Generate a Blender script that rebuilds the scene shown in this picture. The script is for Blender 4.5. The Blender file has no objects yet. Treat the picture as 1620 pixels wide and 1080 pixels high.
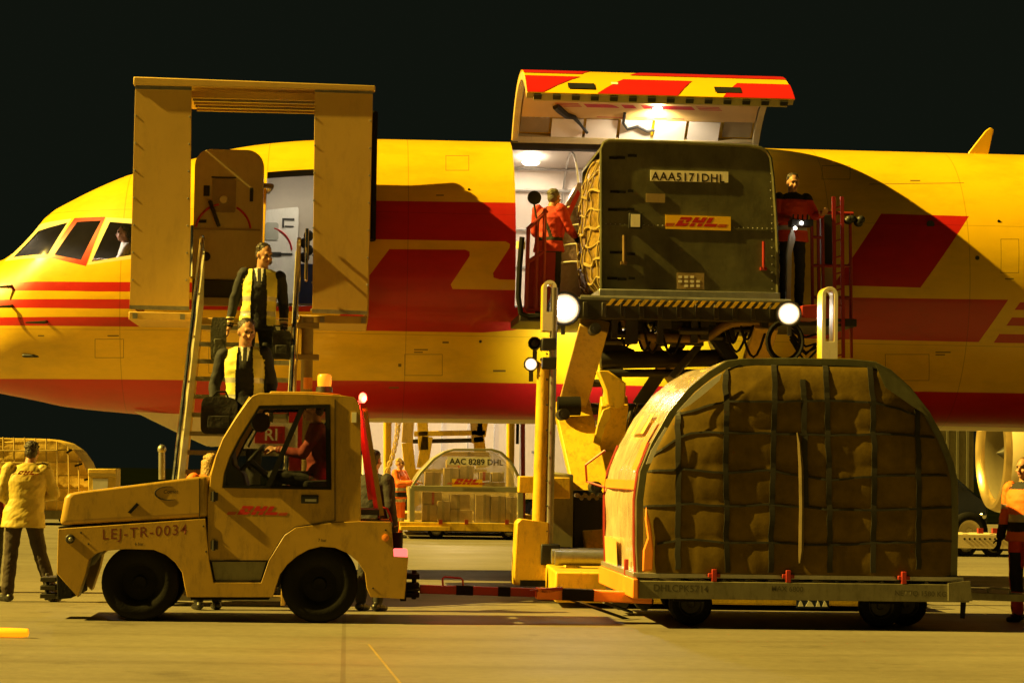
import bpy, bmesh, math, random
import numpy as np
from mathutils import Vector, Matrix, geometry, noise, kdtree

C = bpy.context.scene.collection
random.seed(7)
# ------------------------------------------------------------------ camera
scene = bpy.context.scene
CAM = Vector((0.0, 0.0, 1.49)); FPX = 3680.0
YAW, PITCH, ROLL = math.radians(4.0), math.radians(3.2), math.radians(0.9)
fw = Vector((math.sin(YAW)*math.cos(PITCH), math.cos(YAW)*math.cos(PITCH), math.sin(PITCH)))
r0 = Vector((math.cos(YAW), -math.sin(YAW), 0.0)); u0 = r0.cross(fw)
rt = r0*math.cos(ROLL) + u0*math.sin(ROLL); up = u0*math.cos(ROLL) - r0*math.sin(ROLL)
cam = bpy.data.cameras.new('camera'); camo = bpy.data.objects.new('camera', cam); C.objects.link(camo)
m = Matrix.Identity(4)
for i in range(3):
    m[i][0], m[i][1], m[i][2], m[i][3] = rt[i], up[i], -fw[i], CAM[i]
camo.matrix_world = m
cam.sensor_width = 36; cam.sensor_fit = 'HORIZONTAL'; cam.lens = 36*FPX/1620
cam.clip_start = 0.1; cam.clip_end = 3000
scene.camera = camo

def at(px, py, Y):
    """photo pixel (1620 x 1080) -> world point on the plane y = Y"""
    d = fw*FPX + rt*(px-810) - up*(py-540)
    return CAM + d*(Y/d.y)
def gnd(px, Y):
    """x of pixel column px on the ground at depth Y"""
    p = at(px, 900, Y); q = at(px, 700, Y)
    t = (0-p.z)/(q.z-p.z); return p.x+(q.x-p.x)*t
def xz(px, py, Y):
    p = at(px, py, Y); return (p.x, p.z)
def poly(pts, Y): return [xz(a, b, Y) for a, b in pts]

# ------------------------------------------------------------------ night sky and the floodlight mast
world = bpy.data.worlds.new('World'); scene.world = world; world.use_nodes = True
SUN_EL, SUN_AZ = math.radians(39), math.radians(266)     # azimuth from +Y clockwise: the light comes from the left
wn = world.node_tree.nodes; bg = wn['Background']
sky = wn.new('ShaderNodeTexSky'); sky.sky_type = 'NISHITA'; sky.sun_disc = False
sky.sun_elevation = math.radians(-8); sky.sun_rotation = SUN_AZ
addn = wn.new('ShaderNodeMix'); addn.data_type = 'RGBA'; addn.blend_type = 'ADD'; addn.inputs[0].default_value = 1
mulh = wn.new('ShaderNodeMix'); mulh.data_type = 'RGBA'; mulh.blend_type = 'MULTIPLY'; mulh.inputs[0].default_value = 1
world.node_tree.links.new(sky.outputs[0], mulh.inputs[6]); mulh.inputs[7].default_value = (.3, .3, .25, 1)
addn.inputs[7].default_value = (0.018, 0.024, 0.015, 1)   # town glow on a night sky
world.node_tree.links.new(mulh.outputs[2], addn.inputs[6])
world.node_tree.links.new(addn.outputs[2], bg.inputs[0]); bg.inputs[1].default_value = 0.10

sl = bpy.data.lights.new('apron_floodlight', 'SUN'); sl.energy = 5.0; sl.angle = math.radians(0.5); sl.color = (1.0, .672, .10)
so = bpy.data.objects.new('apron_floodlight', sl); C.objects.link(so)
to_sun = Vector((math.sin(SUN_AZ)*math.cos(SUN_EL), math.cos(SUN_AZ)*math.cos(SUN_EL), math.sin(SUN_EL)))
so.rotation_euler = to_sun.to_track_quat('Z', 'Y').to_euler(); so.location = to_sun*60
scene.view_settings.view_transform = 'Standard'; scene.view_settings.look = 'None'
scene.view_settings.gamma = 1; scene.view_settings.use_curve_mapping = False
scene.view_settings.exposure = 1.45
scene.cycles.max_bounces = 8; scene.cycles.diffuse_bounces = 4
scene.cycles.use_denoising = True
scene.cycles.sample_clamp_indirect = 6

# ------------------------------------------------------------------ materials
MATS = {}
def mat(name, col, rough=.5, metal=0.0, var=.12, scale=4.0, bump=0.0, bscale=40.0, emit=0.0, ecol=None, alpha=1.0, trans=0.0, dirt=0.0, coat=0.0, spec=.5):
    if name in MATS: return MATS[name]
    m = bpy.data.materials.new(name); m.use_nodes = True; n = m.node_tree.nodes; L = m.node_tree.links
    b = n['Principled BSDF']
    b.inputs['Roughness'].default_value = rough; b.inputs['Metallic'].default_value = metal
    b.inputs['Specular IOR Level'].default_value = spec
    tc = n.new('ShaderNodeTexCoord')
    nz = n.new('ShaderNodeTexNoise'); nz.inputs['Scale'].default_value = scale; nz.inputs['Detail'].default_value = 6; nz.inputs['Roughness'].default_value = .65
    L.new(tc.outputs['Object'], nz.inputs['Vector'])
    cr = n.new('ShaderNodeValToRGB'); cr.color_ramp.elements[0].position = .3; cr.color_ramp.elements[1].position = .7
    a = [max(0, c*(1-var)) for c in col]; z = [min(1, c*(1+var*.6)) for c in col]
    cr.color_ramp.elements[0].color = (*a, 1); cr.color_ramp.elements[1].color = (*z, 1)
    L.new(nz.outputs['Fac'], cr.inputs['Fac']); last = cr.outputs['Color']
    if dirt:
        n2 = n.new('ShaderNodeTexNoise'); n2.inputs['Scale'].default_value = scale*2.7; n2.inputs['Detail'].default_value = 8; n2.inputs['Roughness'].default_value = .75
        mp = n.new('ShaderNodeMapping'); mp.inputs['Scale'].default_value = (1.6, 1.6, .5); L.new(tc.outputs['Object'], mp.inputs['Vector']); L.new(mp.outputs[0], n2.inputs['Vector'])
        r2 = n.new('ShaderNodeValToRGB'); r2.color_ramp.elements[0].position = .5; r2.color_ramp.elements[1].position = .72
        r2.color_ramp.elements[0].color = (0, 0, 0, 1); r2.color_ramp.elements[1].color = (dirt, dirt, dirt, 1)
        L.new(n2.outputs['Fac'], r2.inputs['Fac'])
        mx = n.new('ShaderNodeMix'); mx.data_type = 'RGBA'; L.new(r2.outputs['Color'], mx.inputs[0]); L.new(last, mx.inputs[6])
        mx.inputs[7].default_value = (.05, .04, .025, 1); last = mx.outputs[2]
    L.new(last, b.inputs['Base Color'])
    rr = n.new('ShaderNodeMapRange'); rr.inputs['To Min'].default_value = max(.02, rough-.1); rr.inputs['To Max'].default_value = min(1, rough+.12)
    L.new(nz.outputs['Fac'], rr.inputs['Value']); L.new(rr.outputs[0], b.inputs['Roughness'])
    if bump:
        n3 = n.new('ShaderNodeTexNoise'); n3.inputs['Scale'].default_value = bscale; n3.inputs['Detail'].default_value = 4
        L.new(tc.outputs['Object'], n3.inputs['Vector'])
        bp = n.new('ShaderNodeBump'); bp.inputs['Strength'].default_value = bump; bp.inputs['Distance'].default_value = .02
        L.new(n3.outputs['Fac'], bp.inputs['Height']); L.new(bp.outputs[0], b.inputs['Normal'])
    if coat: b.inputs['Coat Weight'].default_value = coat
    if trans: b.inputs['Transmission Weight'].default_value = trans
    if alpha < 1: b.inputs['Alpha'].default_value = alpha
    if emit:
        b.inputs['Emission Color'].default_value = (*(ecol or col), 1); b.inputs['Emission Strength'].default_value = emit
    MATS[name] = m; return m

M = lambda k: MATS[k]
mat('yellow_paint', (.80, .50, .006), .33, var=.05, scale=1.2, coat=.25)
mat('red_paint', (.50, .012, .010), .35, var=.06, scale=1.2, coat=.25)
mat('tug_paint', (.41, .25, .030), .40, var=.12, scale=2.5, bump=.05, bscale=60, dirt=.5)
mat('loader_yellow', (.66, .43, .02), .45, var=.15, scale=3, bump=.1, dirt=.6)
mat('stair_paint', (.54, .355, .085), .5, var=.06, scale=1.6, dirt=.16)
mat('cream_paint', (.68, .58, .36), .45, var=.08)
mat('white_paint', (.78, .76, .70), .45, var=.05, dirt=.12)
mat('liner_white', (.80, .72, .62), .55, var=.05)
mat('galley_grey', (.42, .43, .37), .5, var=.08)
mat('black_rubber', (.007, .0065, .006), .8, var=.3, bump=.15, spec=.2)
mat('black_plastic', (.012, .012, .012), .5, var=.2)
mat('dark_metal', (.05, .047, .042), .5, metal=.6, var=.3, dirt=.4)
mat('olive_metal', (.135, .132, .070), .34, metal=.3, var=.35, scale=1.6, bump=.16, bscale=5, dirt=.55)
mat('grey_steel', (.34, .33, .30), .42, metal=.8, var=.2, dirt=.4)
mat('chrome', (.75, .75, .74), .16, metal=1.0, var=.05)
mat('alu', (.60, .59, .56), .34, metal=.85, var=.12, dirt=.25)
mat('red_metal', (.30, .018, .012), .42, var=.15, dirt=.3)
mat('orange_plastic', (.85, .26, .03), .45, var=.1)
mat('glass', (.02, .02, .02), .05, var=0, trans=0, alpha=.22, spec=.8)
mat('faded_ink', (.06, .052, .03), .6, var=.3); mat('black_ink', (.02, .015, .012), .6, var=.1)
mat('brown_ink', (.16, .03, .012), .6, var=.1)
mat('red_ink', (.45, .012, .012), .5, var=.08)
mat('plate_white', (.82, .80, .72), .5, var=.06, dirt=.15)
mat('plate_yellow', (.85, .52, .01), .45, var=.05)
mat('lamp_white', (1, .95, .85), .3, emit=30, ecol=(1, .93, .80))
mat('lamp_glow', (1, .9, .75), .3, emit=.55, ecol=(1, .80, .50)); mat('lamp_glow_outer', (1, .9, .75), .3, emit=.14, ecol=(1, .70, .35)); mat('lamp_soft', (1, .9, .75), .3, emit=8, ecol=(1, .88, .70))
mat('lamp_red', (1, .1, .05), .3, emit=5, ecol=(1, .05, .03))
mat('tail_red', (.9, .05, .05), .3, emit=.9, ecol=(1, .12, .10))
mat('amber', (.85, .30, .02), .2, var=.05, emit=.25, ecol=(1, .35, .02))
mat('wand_amber', (.9, .35, .02), .4, emit=.42, ecol=(1, .30, .004))

# ------------------------------------------------------------------ mesh helpers
def NB(): return bmesh.new()
def face(bm, vs, mi=0):
    try:
        f = bm.faces.new(vs); f.material_index = mi; return f
    except ValueError: return None
def box(bm, x0, x1, y0, y1, z0, z1, mi=0):
    x0, x1 = sorted((x0, x1)); y0, y1 = sorted((y0, y1)); z0, z1 = sorted((z0, z1))
    v = [bm.verts.new(p) for p in ((x0,y0,z0),(x1,y0,z0),(x1,y1,z0),(x0,y1,z0),(x0,y0,z1),(x1,y0,z1),(x1,y1,z1),(x0,y1,z1))]
    for q in ((3,2,1,0),(4,5,6,7),(0,1,5,4),(1,2,6,5),(2,3,7,6),(3,0,4,7)): face(bm, [v[i] for i in q], mi)
def prism(bm, loops, a0, a1, mi=0, axis='y', mi_side=None):
    """loops: [outer, hole, ...] of 2-D points; extruded between a0 and a1 along axis"""
    if isinstance(loops[0][0], (int, float)): loops = [loops]
    if mi_side is None: mi_side = mi
    a0, a1 = sorted((a0, a1))
    def P(p, a):
        return {'y': (p[0], a, p[1]), 'x': (a, p[0], p[1]), 'z': (p[0], p[1], a)}[axis]
    A, B = [], []
    for lp in loops:
        A.append([bm.verts.new(P(p, a0)) for p in lp]); B.append([bm.verts.new(P(p, a1)) for p in lp])
    tris = geometry.tessellate_polygon([[Vector((p[0], p[1], 0)) for p in lp] for lp in loops])
    fa = [v for l in A for v in l]; fb = [v for l in B for v in l]
    for t in tris:
        face(bm, [fa[i] for i in t], mi); face(bm, [fb[i] for i in reversed(t)], mi)
    for la, lb in zip(A, B):
        n = len(la)
        for i in range(n): face(bm, (la[i], la[(i+1) % n], lb[(i+1) % n], lb[i]), mi_side)
def frame_axes(d):
    d = d.normalized(); a = Vector((0, 0, 1)) if abs(d.z) < .9 else Vector((1, 0, 0))
    u = d.cross(a).normalized(); return u, d.cross(u).normalized()
def tube(bm, pts, r, seg=8, mi=0, caps=True, closed=False):
    pts = [Vector(p) for p in pts]; n = len(pts)
    rs = r if isinstance(r, (list, tuple)) else [r]*n
    rings = []; u = None
    for i in range(n):
        d = (pts[(i+1) % n]-pts[i-1]) if closed else (pts[min(i+1, n-1)]-pts[max(i-1, 0)])
        if d.length < 1e-9: d = Vector((0, 0, 1))
        d.normalize()
        if u is None: u = frame_axes(d)[0]
        u = (u-d*u.dot(d)); u = u.normalized() if u.length > 1e-6 else frame_axes(d)[0]
        w = d.cross(u)
        rings.append([bm.verts.new(pts[i]+(u*math.cos(2*math.pi*k/seg)+w*math.sin(2*math.pi*k/seg))*rs[i]) for k in range(seg)])
    for i in range(n if closed else n-1):
        a, b = rings[i], rings[(i+1) % n]
        for k in range(seg): face(bm, (a[k], a[(k+1) % seg], b[(k+1) % seg], b[k]), mi)
    if caps and not closed: face(bm, rings[0][::-1], mi); face(bm, rings[-1], mi)
def lathe(bm, prof, c, axis='y', seg=32, mi=0, caps=True):
    """prof: [(radius, offset along axis)]"""
    c = Vector(c); ax = {'x': Vector((1,0,0)), 'y': Vector((0,1,0)), 'z': Vector((0,0,1))}[axis] if isinstance(axis, str) else Vector(axis).normalized()
    u, w = frame_axes(ax); rings = []
    for r, h in prof:
        rings.append([bm.verts.new(c+ax*h+(u*math.cos(2*math.pi*k/seg)+w*math.sin(2*math.pi*k/seg))*max(r, 1e-4)) for k in range(seg)])
    for a, b in zip(rings, rings[1:]):
        for k in range(seg): face(bm, (a[k], a[(k+1) % seg], b[(k+1) % seg], b[k]), mi)
    if caps: face(bm, rings[0][::-1], mi); face(bm, rings[-1], mi)
def cyl(bm, p0, p1, r, seg=16, mi=0, r1=None):
    p0, p1 = Vector(p0), Vector(p1)
    lathe(bm, [(r, 0), (r if r1 is None else r1, (p1-p0).length)], p0, p1-p0, seg, mi)
def bar(bm, p0, p1, w, h, mi=0, upv=None):
    """rectangular beam, w across, h along the up vector"""
    p0, p1 = Vector(p0), Vector(p1); d = (p1-p0).normalized()
    U = Vector(upv) if upv else (Vector((0, 0, 1)) if abs(d.z) < .95 else Vector((0, 1, 0)))
    s = d.cross(U).normalized(); U = s.cross(d)
    v = [bm.verts.new(p+s*(a*w/2)+U*(b*h/2)) for p in (p0, p1) for a, b in ((-1,-1),(1,-1),(1,1),(-1,1))]
    for q in ((3,2,1,0),(4,5,6,7),(0,1,5,4),(1,2,6,5),(2,3,7,6),(3,0,4,7)): face(bm, [v[i] for i in q], mi)
def ell(bm, c, rx, ry, rz, seg=16, rings=10, mi=0, rot=None):
    c = Vector(c); R = rot or Matrix.Identity(3); vs = []
    for i in range(1, rings):
        t = math.pi*i/rings
        vs.append([bm.verts.new(c+R @ Vector((rx*math.sin(t)*math.cos(2*math.pi*k/seg), ry*math.sin(t)*math.sin(2*math.pi*k/seg), rz*math.cos(t)))) for k in range(seg)])
    a = bm.verts.new(c+R @ Vector((0, 0, rz))); b = bm.verts.new(c+R @ Vector((0, 0, -rz)))
    for k in range(seg):
        face(bm, (a, vs[0][k], vs[0][(k+1) % seg]), mi); face(bm, (b, vs[-1][(k+1) % seg], vs[-1][k]), mi)
        for i in range(len(vs)-1): face(bm, (vs[i][k], vs[i+1][k], vs[i+1][(k+1) % seg], vs[i][(k+1) % seg]), mi)

ORG = {}
def finish(bm, smooth=38):
    bmesh.ops.recalc_face_normals(bm, faces=bm.faces[:])
    for f in bm.faces: f.smooth = True
    lim = math.radians(smooth)
    for e in bm.edges:
        if len(e.link_faces) != 2 or e.calc_face_angle(3.2) > lim: e.smooth = False
SPLIT = set('actuator_bay valve_block hydraulic_hose side_platform scuff_plate latch door_fitting pitot_probe static_port door_hinge platform_bracket rail_post conveyor_roller hydraulic_fitting vent_flap tow_bar_band brake_rod hazard_stripe door_wiring actuator label_print beacon_mount headset slat rear_stay post_clamp plate_print'.split())
def islands(bm):
    seen = set(); out = []
    for f in bm.faces:
        if f in seen: continue
        st_ = [f]; seen.add(f); comp = []
        while st_:
            g = st_.pop(); comp.append(g)
            for v in g.verts:
                for h in v.link_faces:
                    if h not in seen: seen.add(h); st_.append(h)
        out.append(comp)
    return out
def obj(name, bm, mats, parent=None, bevel=0.0, smooth=38, seg=2, fix=True, label=None):
    if name in SPLIT:
        isl = islands(bm)
        if len(isl) > 1:
            for comp in isl[1:]:
                b2 = bmesh.new(); vm = {}
                for f in comp:
                    for v in f.verts:
                        if v not in vm: vm[v] = b2.verts.new(v.co)
                    face(b2, [vm[v] for v in f.verts], f.material_index)
                obj(name, b2, mats, parent, bevel, smooth, seg, fix, label)
            bmesh.ops.delete(bm, geom=[f for c in isl[1:] for f in c], context='FACES')
    if fix: finish(bm, smooth)
    me = bpy.data.meshes.new(name)
    if parent is not None:
        o0 = ORG.get(parent.name, Vector((0, 0, 0)))
        if o0.length > 0: bmesh.ops.translate(bm, verts=bm.verts[:], vec=-o0)
    bm.to_mesh(me); bm.free()
    for k in (mats if isinstance(mats, (list, tuple)) else [mats]): me.materials.append(MATS[k] if isinstance(k, str) else k)
    o = bpy.data.objects.new(name, me); C.objects.link(o)
    if parent is not None:
        o.parent = parent; ORG[o.name] = ORG.get(parent.name, Vector((0, 0, 0)))
    if bevel:
        b = o.modifiers.new('bevel', 'BEVEL'); b.width = bevel; b.segments = seg; b.limit_method = 'ANGLE'; b.angle_limit = math.radians(40)
    if label: o['label'] = label
    return o
def tag(o, label, cat, group=None, kind=None):
    if label: o['label'] = label
    if cat: o['category'] = cat
    if group: o['group'] = group
    if kind: o['kind'] = kind
    return o
def thing(name, loc, label, cat, group=None, local=False):
    o = bpy.data.objects.new(name, None); C.objects.link(o); o.empty_display_size = .2
    o.location = loc; ORG[o.name] = Vector((0, 0, 0)) if local else Vector(loc)
    return tag(o, label, cat, group)
def solo(name, bm, mats, label, cat, group=None, bevel=0.0, smooth=38):
    xs = [v.co for v in bm.verts]
    c = Vector(((min(p.x for p in xs)+max(p.x for p in xs))/2, (min(p.y for p in xs)+max(p.y for p in xs))/2, min(p.z for p in xs)))
    finish(bm, smooth); bmesh.ops.translate(bm, verts=bm.verts[:], vec=-c)
    o = obj(name, bm, mats, None, bevel, fix=False); o.location = c
    return tag(o, label, cat, group)
def struct(name, bm, mats):
    o = obj(name, bm, mats); o['kind'] = 'structure'; return o
def copy_tree(o, parent=None):
    c = o.copy(); C.objects.link(c)
    if parent is not None: c.parent = parent
    for ch in list(o.children): copy_tree(ch, c)
    return c

def text_bm(s, h, pos, slant=0.0, bold=.012, align='LEFT', mapf=None, narrow=1.0, space=1.0):
    """lettering in the x-z plane facing -y; h = cap height; mapf(x, z) may bend it onto a surface"""
    cu = bpy.data.curves.new('lettering', 'FONT'); cu.body = s; cu.size = 1.0; cu.offset = bold; cu.shear = slant; cu.align_x = align; cu.space_character = space; cu.resolution_u = 3
    o = bpy.data.objects.new('lettering', cu); C.objects.link(o)
    dg = bpy.context.evaluated_depsgraph_get(); me = bpy.data.meshes.new_from_object(o.evaluated_get(dg))
    bm = NB(); bm.from_mesh(me); bpy.data.objects.remove(o); bpy.data.curves.remove(cu); bpy.data.meshes.remove(me)
    k = h/.70; pos = Vector(pos)
    for v in bm.verts:
        x, z = v.co.x*k*narrow, v.co.y*k
        v.co = mapf(pos.x+x, pos.z+z) if mapf else Vector((pos.x+x, pos.y, pos.z+z))
    return bm

# the three slanted letters: outlines in units of the letter height, u along, v up, x = u + .735 v
LOGO = [
    [(0,1),(1.22,1),(1.36,.97),(1.43,.90),(1.45,.80),(1.40,.62),(1.30,.48),(1.17,.42),(.955,.42),(.935,.45),(.925,.64),(.915,.68),(.89,.70),(0,.70)],
    [(0,.63),(.60,.63),(.635,.615),(.645,.58),(.67,.36),(.68,.33),(1.52,.33),(1.42,.12),(1.28,.02),(1.15,0),(0,0)],
    [(1.72,1),(2.28,1),(2.28,.70),(2.62,.70),(2.62,1),(3.20,1),(3.20,.40),(1.72,.40)],
    [(1.72,.33),(2.28,.33),(2.28,0),(1.72,0)], [(2.62,.33),(3.20,.33),(3.20,0),(2.62,0)],
    [(3.44,1),(4.02,1),(4.02,.40),(3.44,.40)], [(3.44,.33),(4.95,.33),(4.95,0),(3.44,0)],
]
LINES = [[(-1.3+i*0, v),(-.22, v),(-.22, v-.07),(-1.3, v-.07)] for i, v in enumerate((.30, .18, .06))] + \
        [[(5.15, v),(6.2, v),(6.2, v-.07),(5.15, v-.07)] for v in (.30, .18, .06)]
def logo_bm(h, pos, lines=True, thick=.0008, flip=False):
    bm = NB()
    for pl in LOGO+(LINES if lines else []):
        prism(bm, [(pos[0]+(u+.735*v-2.8)*h*(.9), pos[2]+(1-v if flip else v)*h) for u, v in pl], pos[1]-thick, pos[1])
    return bm
# ------------------------------------------------------------------ apron
def ground_material():
    m = bpy.data.materials.new('concrete'); m.use_nodes = True; n = m.node_tree.nodes; L = m.node_tree.links; b = n['Principled BSDF']
    tc = n.new('ShaderNodeTexCoord')
    def noise_(s, d, vec=None, r=.6):
        z = n.new('ShaderNodeTexNoise'); z.inputs['Scale'].default_value = s; z.inputs['Detail'].default_value = d; z.inputs['Roughness'].default_value = r
        L.new(vec or tc.outputs['Object'], z.inputs['Vector']); return z.outputs['Fac']
    def ramp(f, p0, c0, p1, c1):
        r = n.new('ShaderNodeValToRGB'); r.color_ramp.elements[0].position = p0; r.color_ramp.elements[1].position = p1
        r.color_ramp.elements[0].color = (*c0, 1); r.color_ramp.elements[1].color = (*c1, 1); L.new(f, r.inputs[0]); return r.outputs[0]
    def mult(a, c, f=1.0):
        x = n.new('ShaderNodeMix'); x.data_type = 'RGBA'; x.blend_type = 'MULTIPLY'; x.inputs[0].default_value = f; L.new(a, x.inputs[6]); L.new(c, x.inputs[7]); return x.outputs[2]
    base = ramp(noise_(.35, 8), .3, (.165, .148, .115), .7, (.225, .205, .16))
    base = mult(base, ramp(noise_(9, 6), .3, (.82,)*3, .7, (1.05,)*3))
    mp = n.new('ShaderNodeMapping'); mp.inputs['Scale'].default_value = (.12, 1.1, 1); L.new(tc.outputs['Object'], mp.inputs['Vector'])
    base = mult(base, ramp(noise_(1.2, 6, mp.outputs[0]), .35, (.86, .85, .83), .62, (1.02,)*3))       # tyre-polished lanes along the aircraft
    base = mult(base, ramp(noise_(.55, 9, None, .75), .57, (1,)*3, .74, (.32, .30, .28)))              # oil and fuel stains
    br = n.new('ShaderNodeTexBrick'); br.offset = 0; br.inputs['Scale'].default_value = 1; br.inputs['Brick Width'].default_value = 7.5; br.inputs['Row Height'].default_value = 7.5
    br.inputs['Mortar Size'].default_value = .02; br.inputs['Mortar Smooth'].default_value = .1
    br.inputs['Color1'].default_value = (1, 1, 1, 1); br.inputs['Color2'].default_value = (.90, .90, .90, 1); br.inputs['Mortar'].default_value = (.70, .68, .65, 1)
    L.new(tc.outputs['Object'], br.inputs['Vector']); base = mult(base, br.outputs['Color'])
    wv = n.new('ShaderNodeTexWave'); wv.wave_type = 'BANDS'; wv.bands_direction = 'Y'; wv.inputs['Scale'].default_value = .21; wv.inputs['Distortion'].default_value = 5; wv.inputs['Detail'].default_value = 3; wv.inputs['Detail Scale'].default_value = .35
    L.new(tc.outputs['Object'], wv.inputs[0]); base = mult(base, ramp(wv.outputs['Fac'], .0, (.90, .89, .88), .10, (1,)*3))      # tyre tracks
    base = mult(base, ramp(noise_(3.1, 9, None, .8), .66, (1,)*3, .73, (.45, .43, .40)))                # small drips
    L.new(base, b.inputs['Base Color'])
    rg = n.new('ShaderNodeMapRange'); L.new(noise_(.8, 5), rg.inputs[0]); rg.inputs[3].default_value = .48; rg.inputs[4].default_value = .8; L.new(rg.outputs[0], b.inputs['Roughness'])
    bp = n.new('ShaderNodeBump'); bp.inputs['Strength'].default_value = .35; bp.inputs['Distance'].default_value = .012
    L.new(noise_(45, 5), bp.inputs['Height']); L.new(bp.outputs[0], b.inputs['Normal'])
    return m
bm = NB()
face(bm, [bm.verts.new(p) for p in ((-900, -300, 0), (900, -300, 0), (900, 1500, 0), (-900, 1500, 0))])
struct('ground', bm, ground_material())
mat('road_yellow', (.33, .25, .06), .6, var=.3, scale=9, dirt=.7)
mat('unlit_black', (.003, .004, .0015), 1.0, var=.5, scale=.2, spec=0.0)  # near-black colour paints the far ground as unlit, beyond the floodlight's reach
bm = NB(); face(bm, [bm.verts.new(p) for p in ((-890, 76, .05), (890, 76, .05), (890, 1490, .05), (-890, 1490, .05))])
g_ = struct('unlit_ground', bm, 'unlit_black')
mat('dark_sheet', (.030, .029, .027), .85, var=.35, scale=.8, bump=.3, bscale=60, spec=.2)
bm = NB(); face(bm, [bm.verts.new(p) for p in ((-890, -290, .006), (890, -290, .006), (890, 12.5, .006), (-890, 12.5, .006))]); struct('bounce_cut_sheet', bm, 'dark_sheet')  # added dark sheet out of view, cuts light bouncing onto the hull
bm = NB(); face(bm, [bm.verts.new(p) for p in ((-890, 12.6, .006), (890, 12.6, .006), (890, 12.75, .006), (-890, 12.75, .006))]); struct('bounce_sheet_edge', bm, 'road_yellow')  # edge stripe of the added sheet
bm = NB()
def ground_pt(px, py, dz=.004):
    d = fw*FPX + rt*(px-810) - up*(py-540); q = CAM + d*((dz-CAM.z)/d.z); return q
a, b2 = ground_pt(583, 1018), ground_pt(640, 1088)
s = Vector((.010, 0, 0)); e = b2+(b2-a)*2
face(bm, [bm.verts.new(p) for p in (a-s, e-s, e+s, a+s)])
struct('road_marking', bm, 'road_yellow')

# ------------------------------------------------------------------ aircraft
YC = 33.2
def pchip(xs, ys):
    xs = np.array(xs, float); ys = np.array(ys, float); h = np.diff(xs); d = np.diff(ys)/h
    mm = np.zeros_like(xs); mm[0] = d[0]; mm[-1] = d[-1]
    for i in range(1, len(xs)-1):
        if d[i-1]*d[i] > 0: w1 = 2*h[i]+h[i-1]; w2 = h[i]+2*h[i-1]; mm[i] = (w1+w2)/(w1/d[i-1]+w2/d[i])
    def f(x):
        x = min(max(x, xs[0]), xs[-1]); i = min(int(np.searchsorted(xs, x, 'right'))-1, len(xs)-2); i = max(i, 0)
        t = (x-xs[i])/h[i]; return ((1+2*t)*(1-t)**2*ys[i]+t*(1-t)**2*h[i]*mm[i]+t*t*(3-2*t)*ys[i+1]+t*t*(t-1)*h[i]*mm[i+1])
    return f
TOP = [(-112,528),(-109,505),(-98,482),(-78,460),(-45,436),(0,414),(12,409),(61,363),(80,340),(118,318),(170,293),(208,278),(300,255),(372,237),(428,229),(495,224),(590,222),(815,227),(1225,237),(1620,247)]
BOT = [(-112,532),(-108,556),(-95,580),(-60,606),(0,622),(60,634),(101,643),(215,655),(300,663),(400,667),(590,668),(880,671),(1500,681),(1620,683)]
tp = [at(a, b, YC) for a, b in TOP]; bt = [at(a, b, YC) for a, b in BOT]
ztop = pchip([p.x for p in tp]+[24], [p.z for p in tp]+[tp[-1].z]); zbot = pchip([p.x for p in bt]+[24], [p.z for p in bt]+[bt[-1].z])
XT = tp[0].x
def sec(x):
    t = min(1, max(0, (x-XT)/5.4)); w = 1.88*(1-(1-t)**2.2)**.62
    a, b = ztop(x), zbot(x); return max(w, .01), (a+b)/2, max((a-b)/2, .01)
def skin(x, th, k=1.0):
    w, zc, h = sec(x); return Vector((x, YC-w*k*math.cos(th), zc+h*k*math.sin(th)))
def skinY(x, z, off=0.0):
    w, zc, h = sec(x); q = max(-1, min(1, (z-zc)/h)); return YC-(w+off)*math.sqrt(max(0, 1-q*q))
def skin_px(px, py):
    Y = 31.6
    for _ in range(8):
        p = at(px, py, Y); Y = skinY(p.x, p.z)
    p = at(px, py, Y); return (p.x, p.z)
def spoly(pts): return [skin_px(*p) for p in pts]

def theta_of(x, z):
    w, zc, h = sec(x); return math.asin(max(-1, min(1, (z-zc)/h)))
CX0, CX1 = skin_px(816, 350)[0], skin_px(1226, 350)[0]
FLOOR = 3.72
CT0, CT1 = theta_of((CX0+CX1)/2, FLOOR), math.radians(80)
LX0, LX1 = skin_px(418, 400)[0], skin_px(506, 400)[0]
LZ0, LZ1 = skin_px(450, 484)[1], skin_px(450, 269)[1]
LT0, LT1 = theta_of((LX0+LX1)/2, LZ0), theta_of((LX0+LX1)/2, LZ1)

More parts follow.
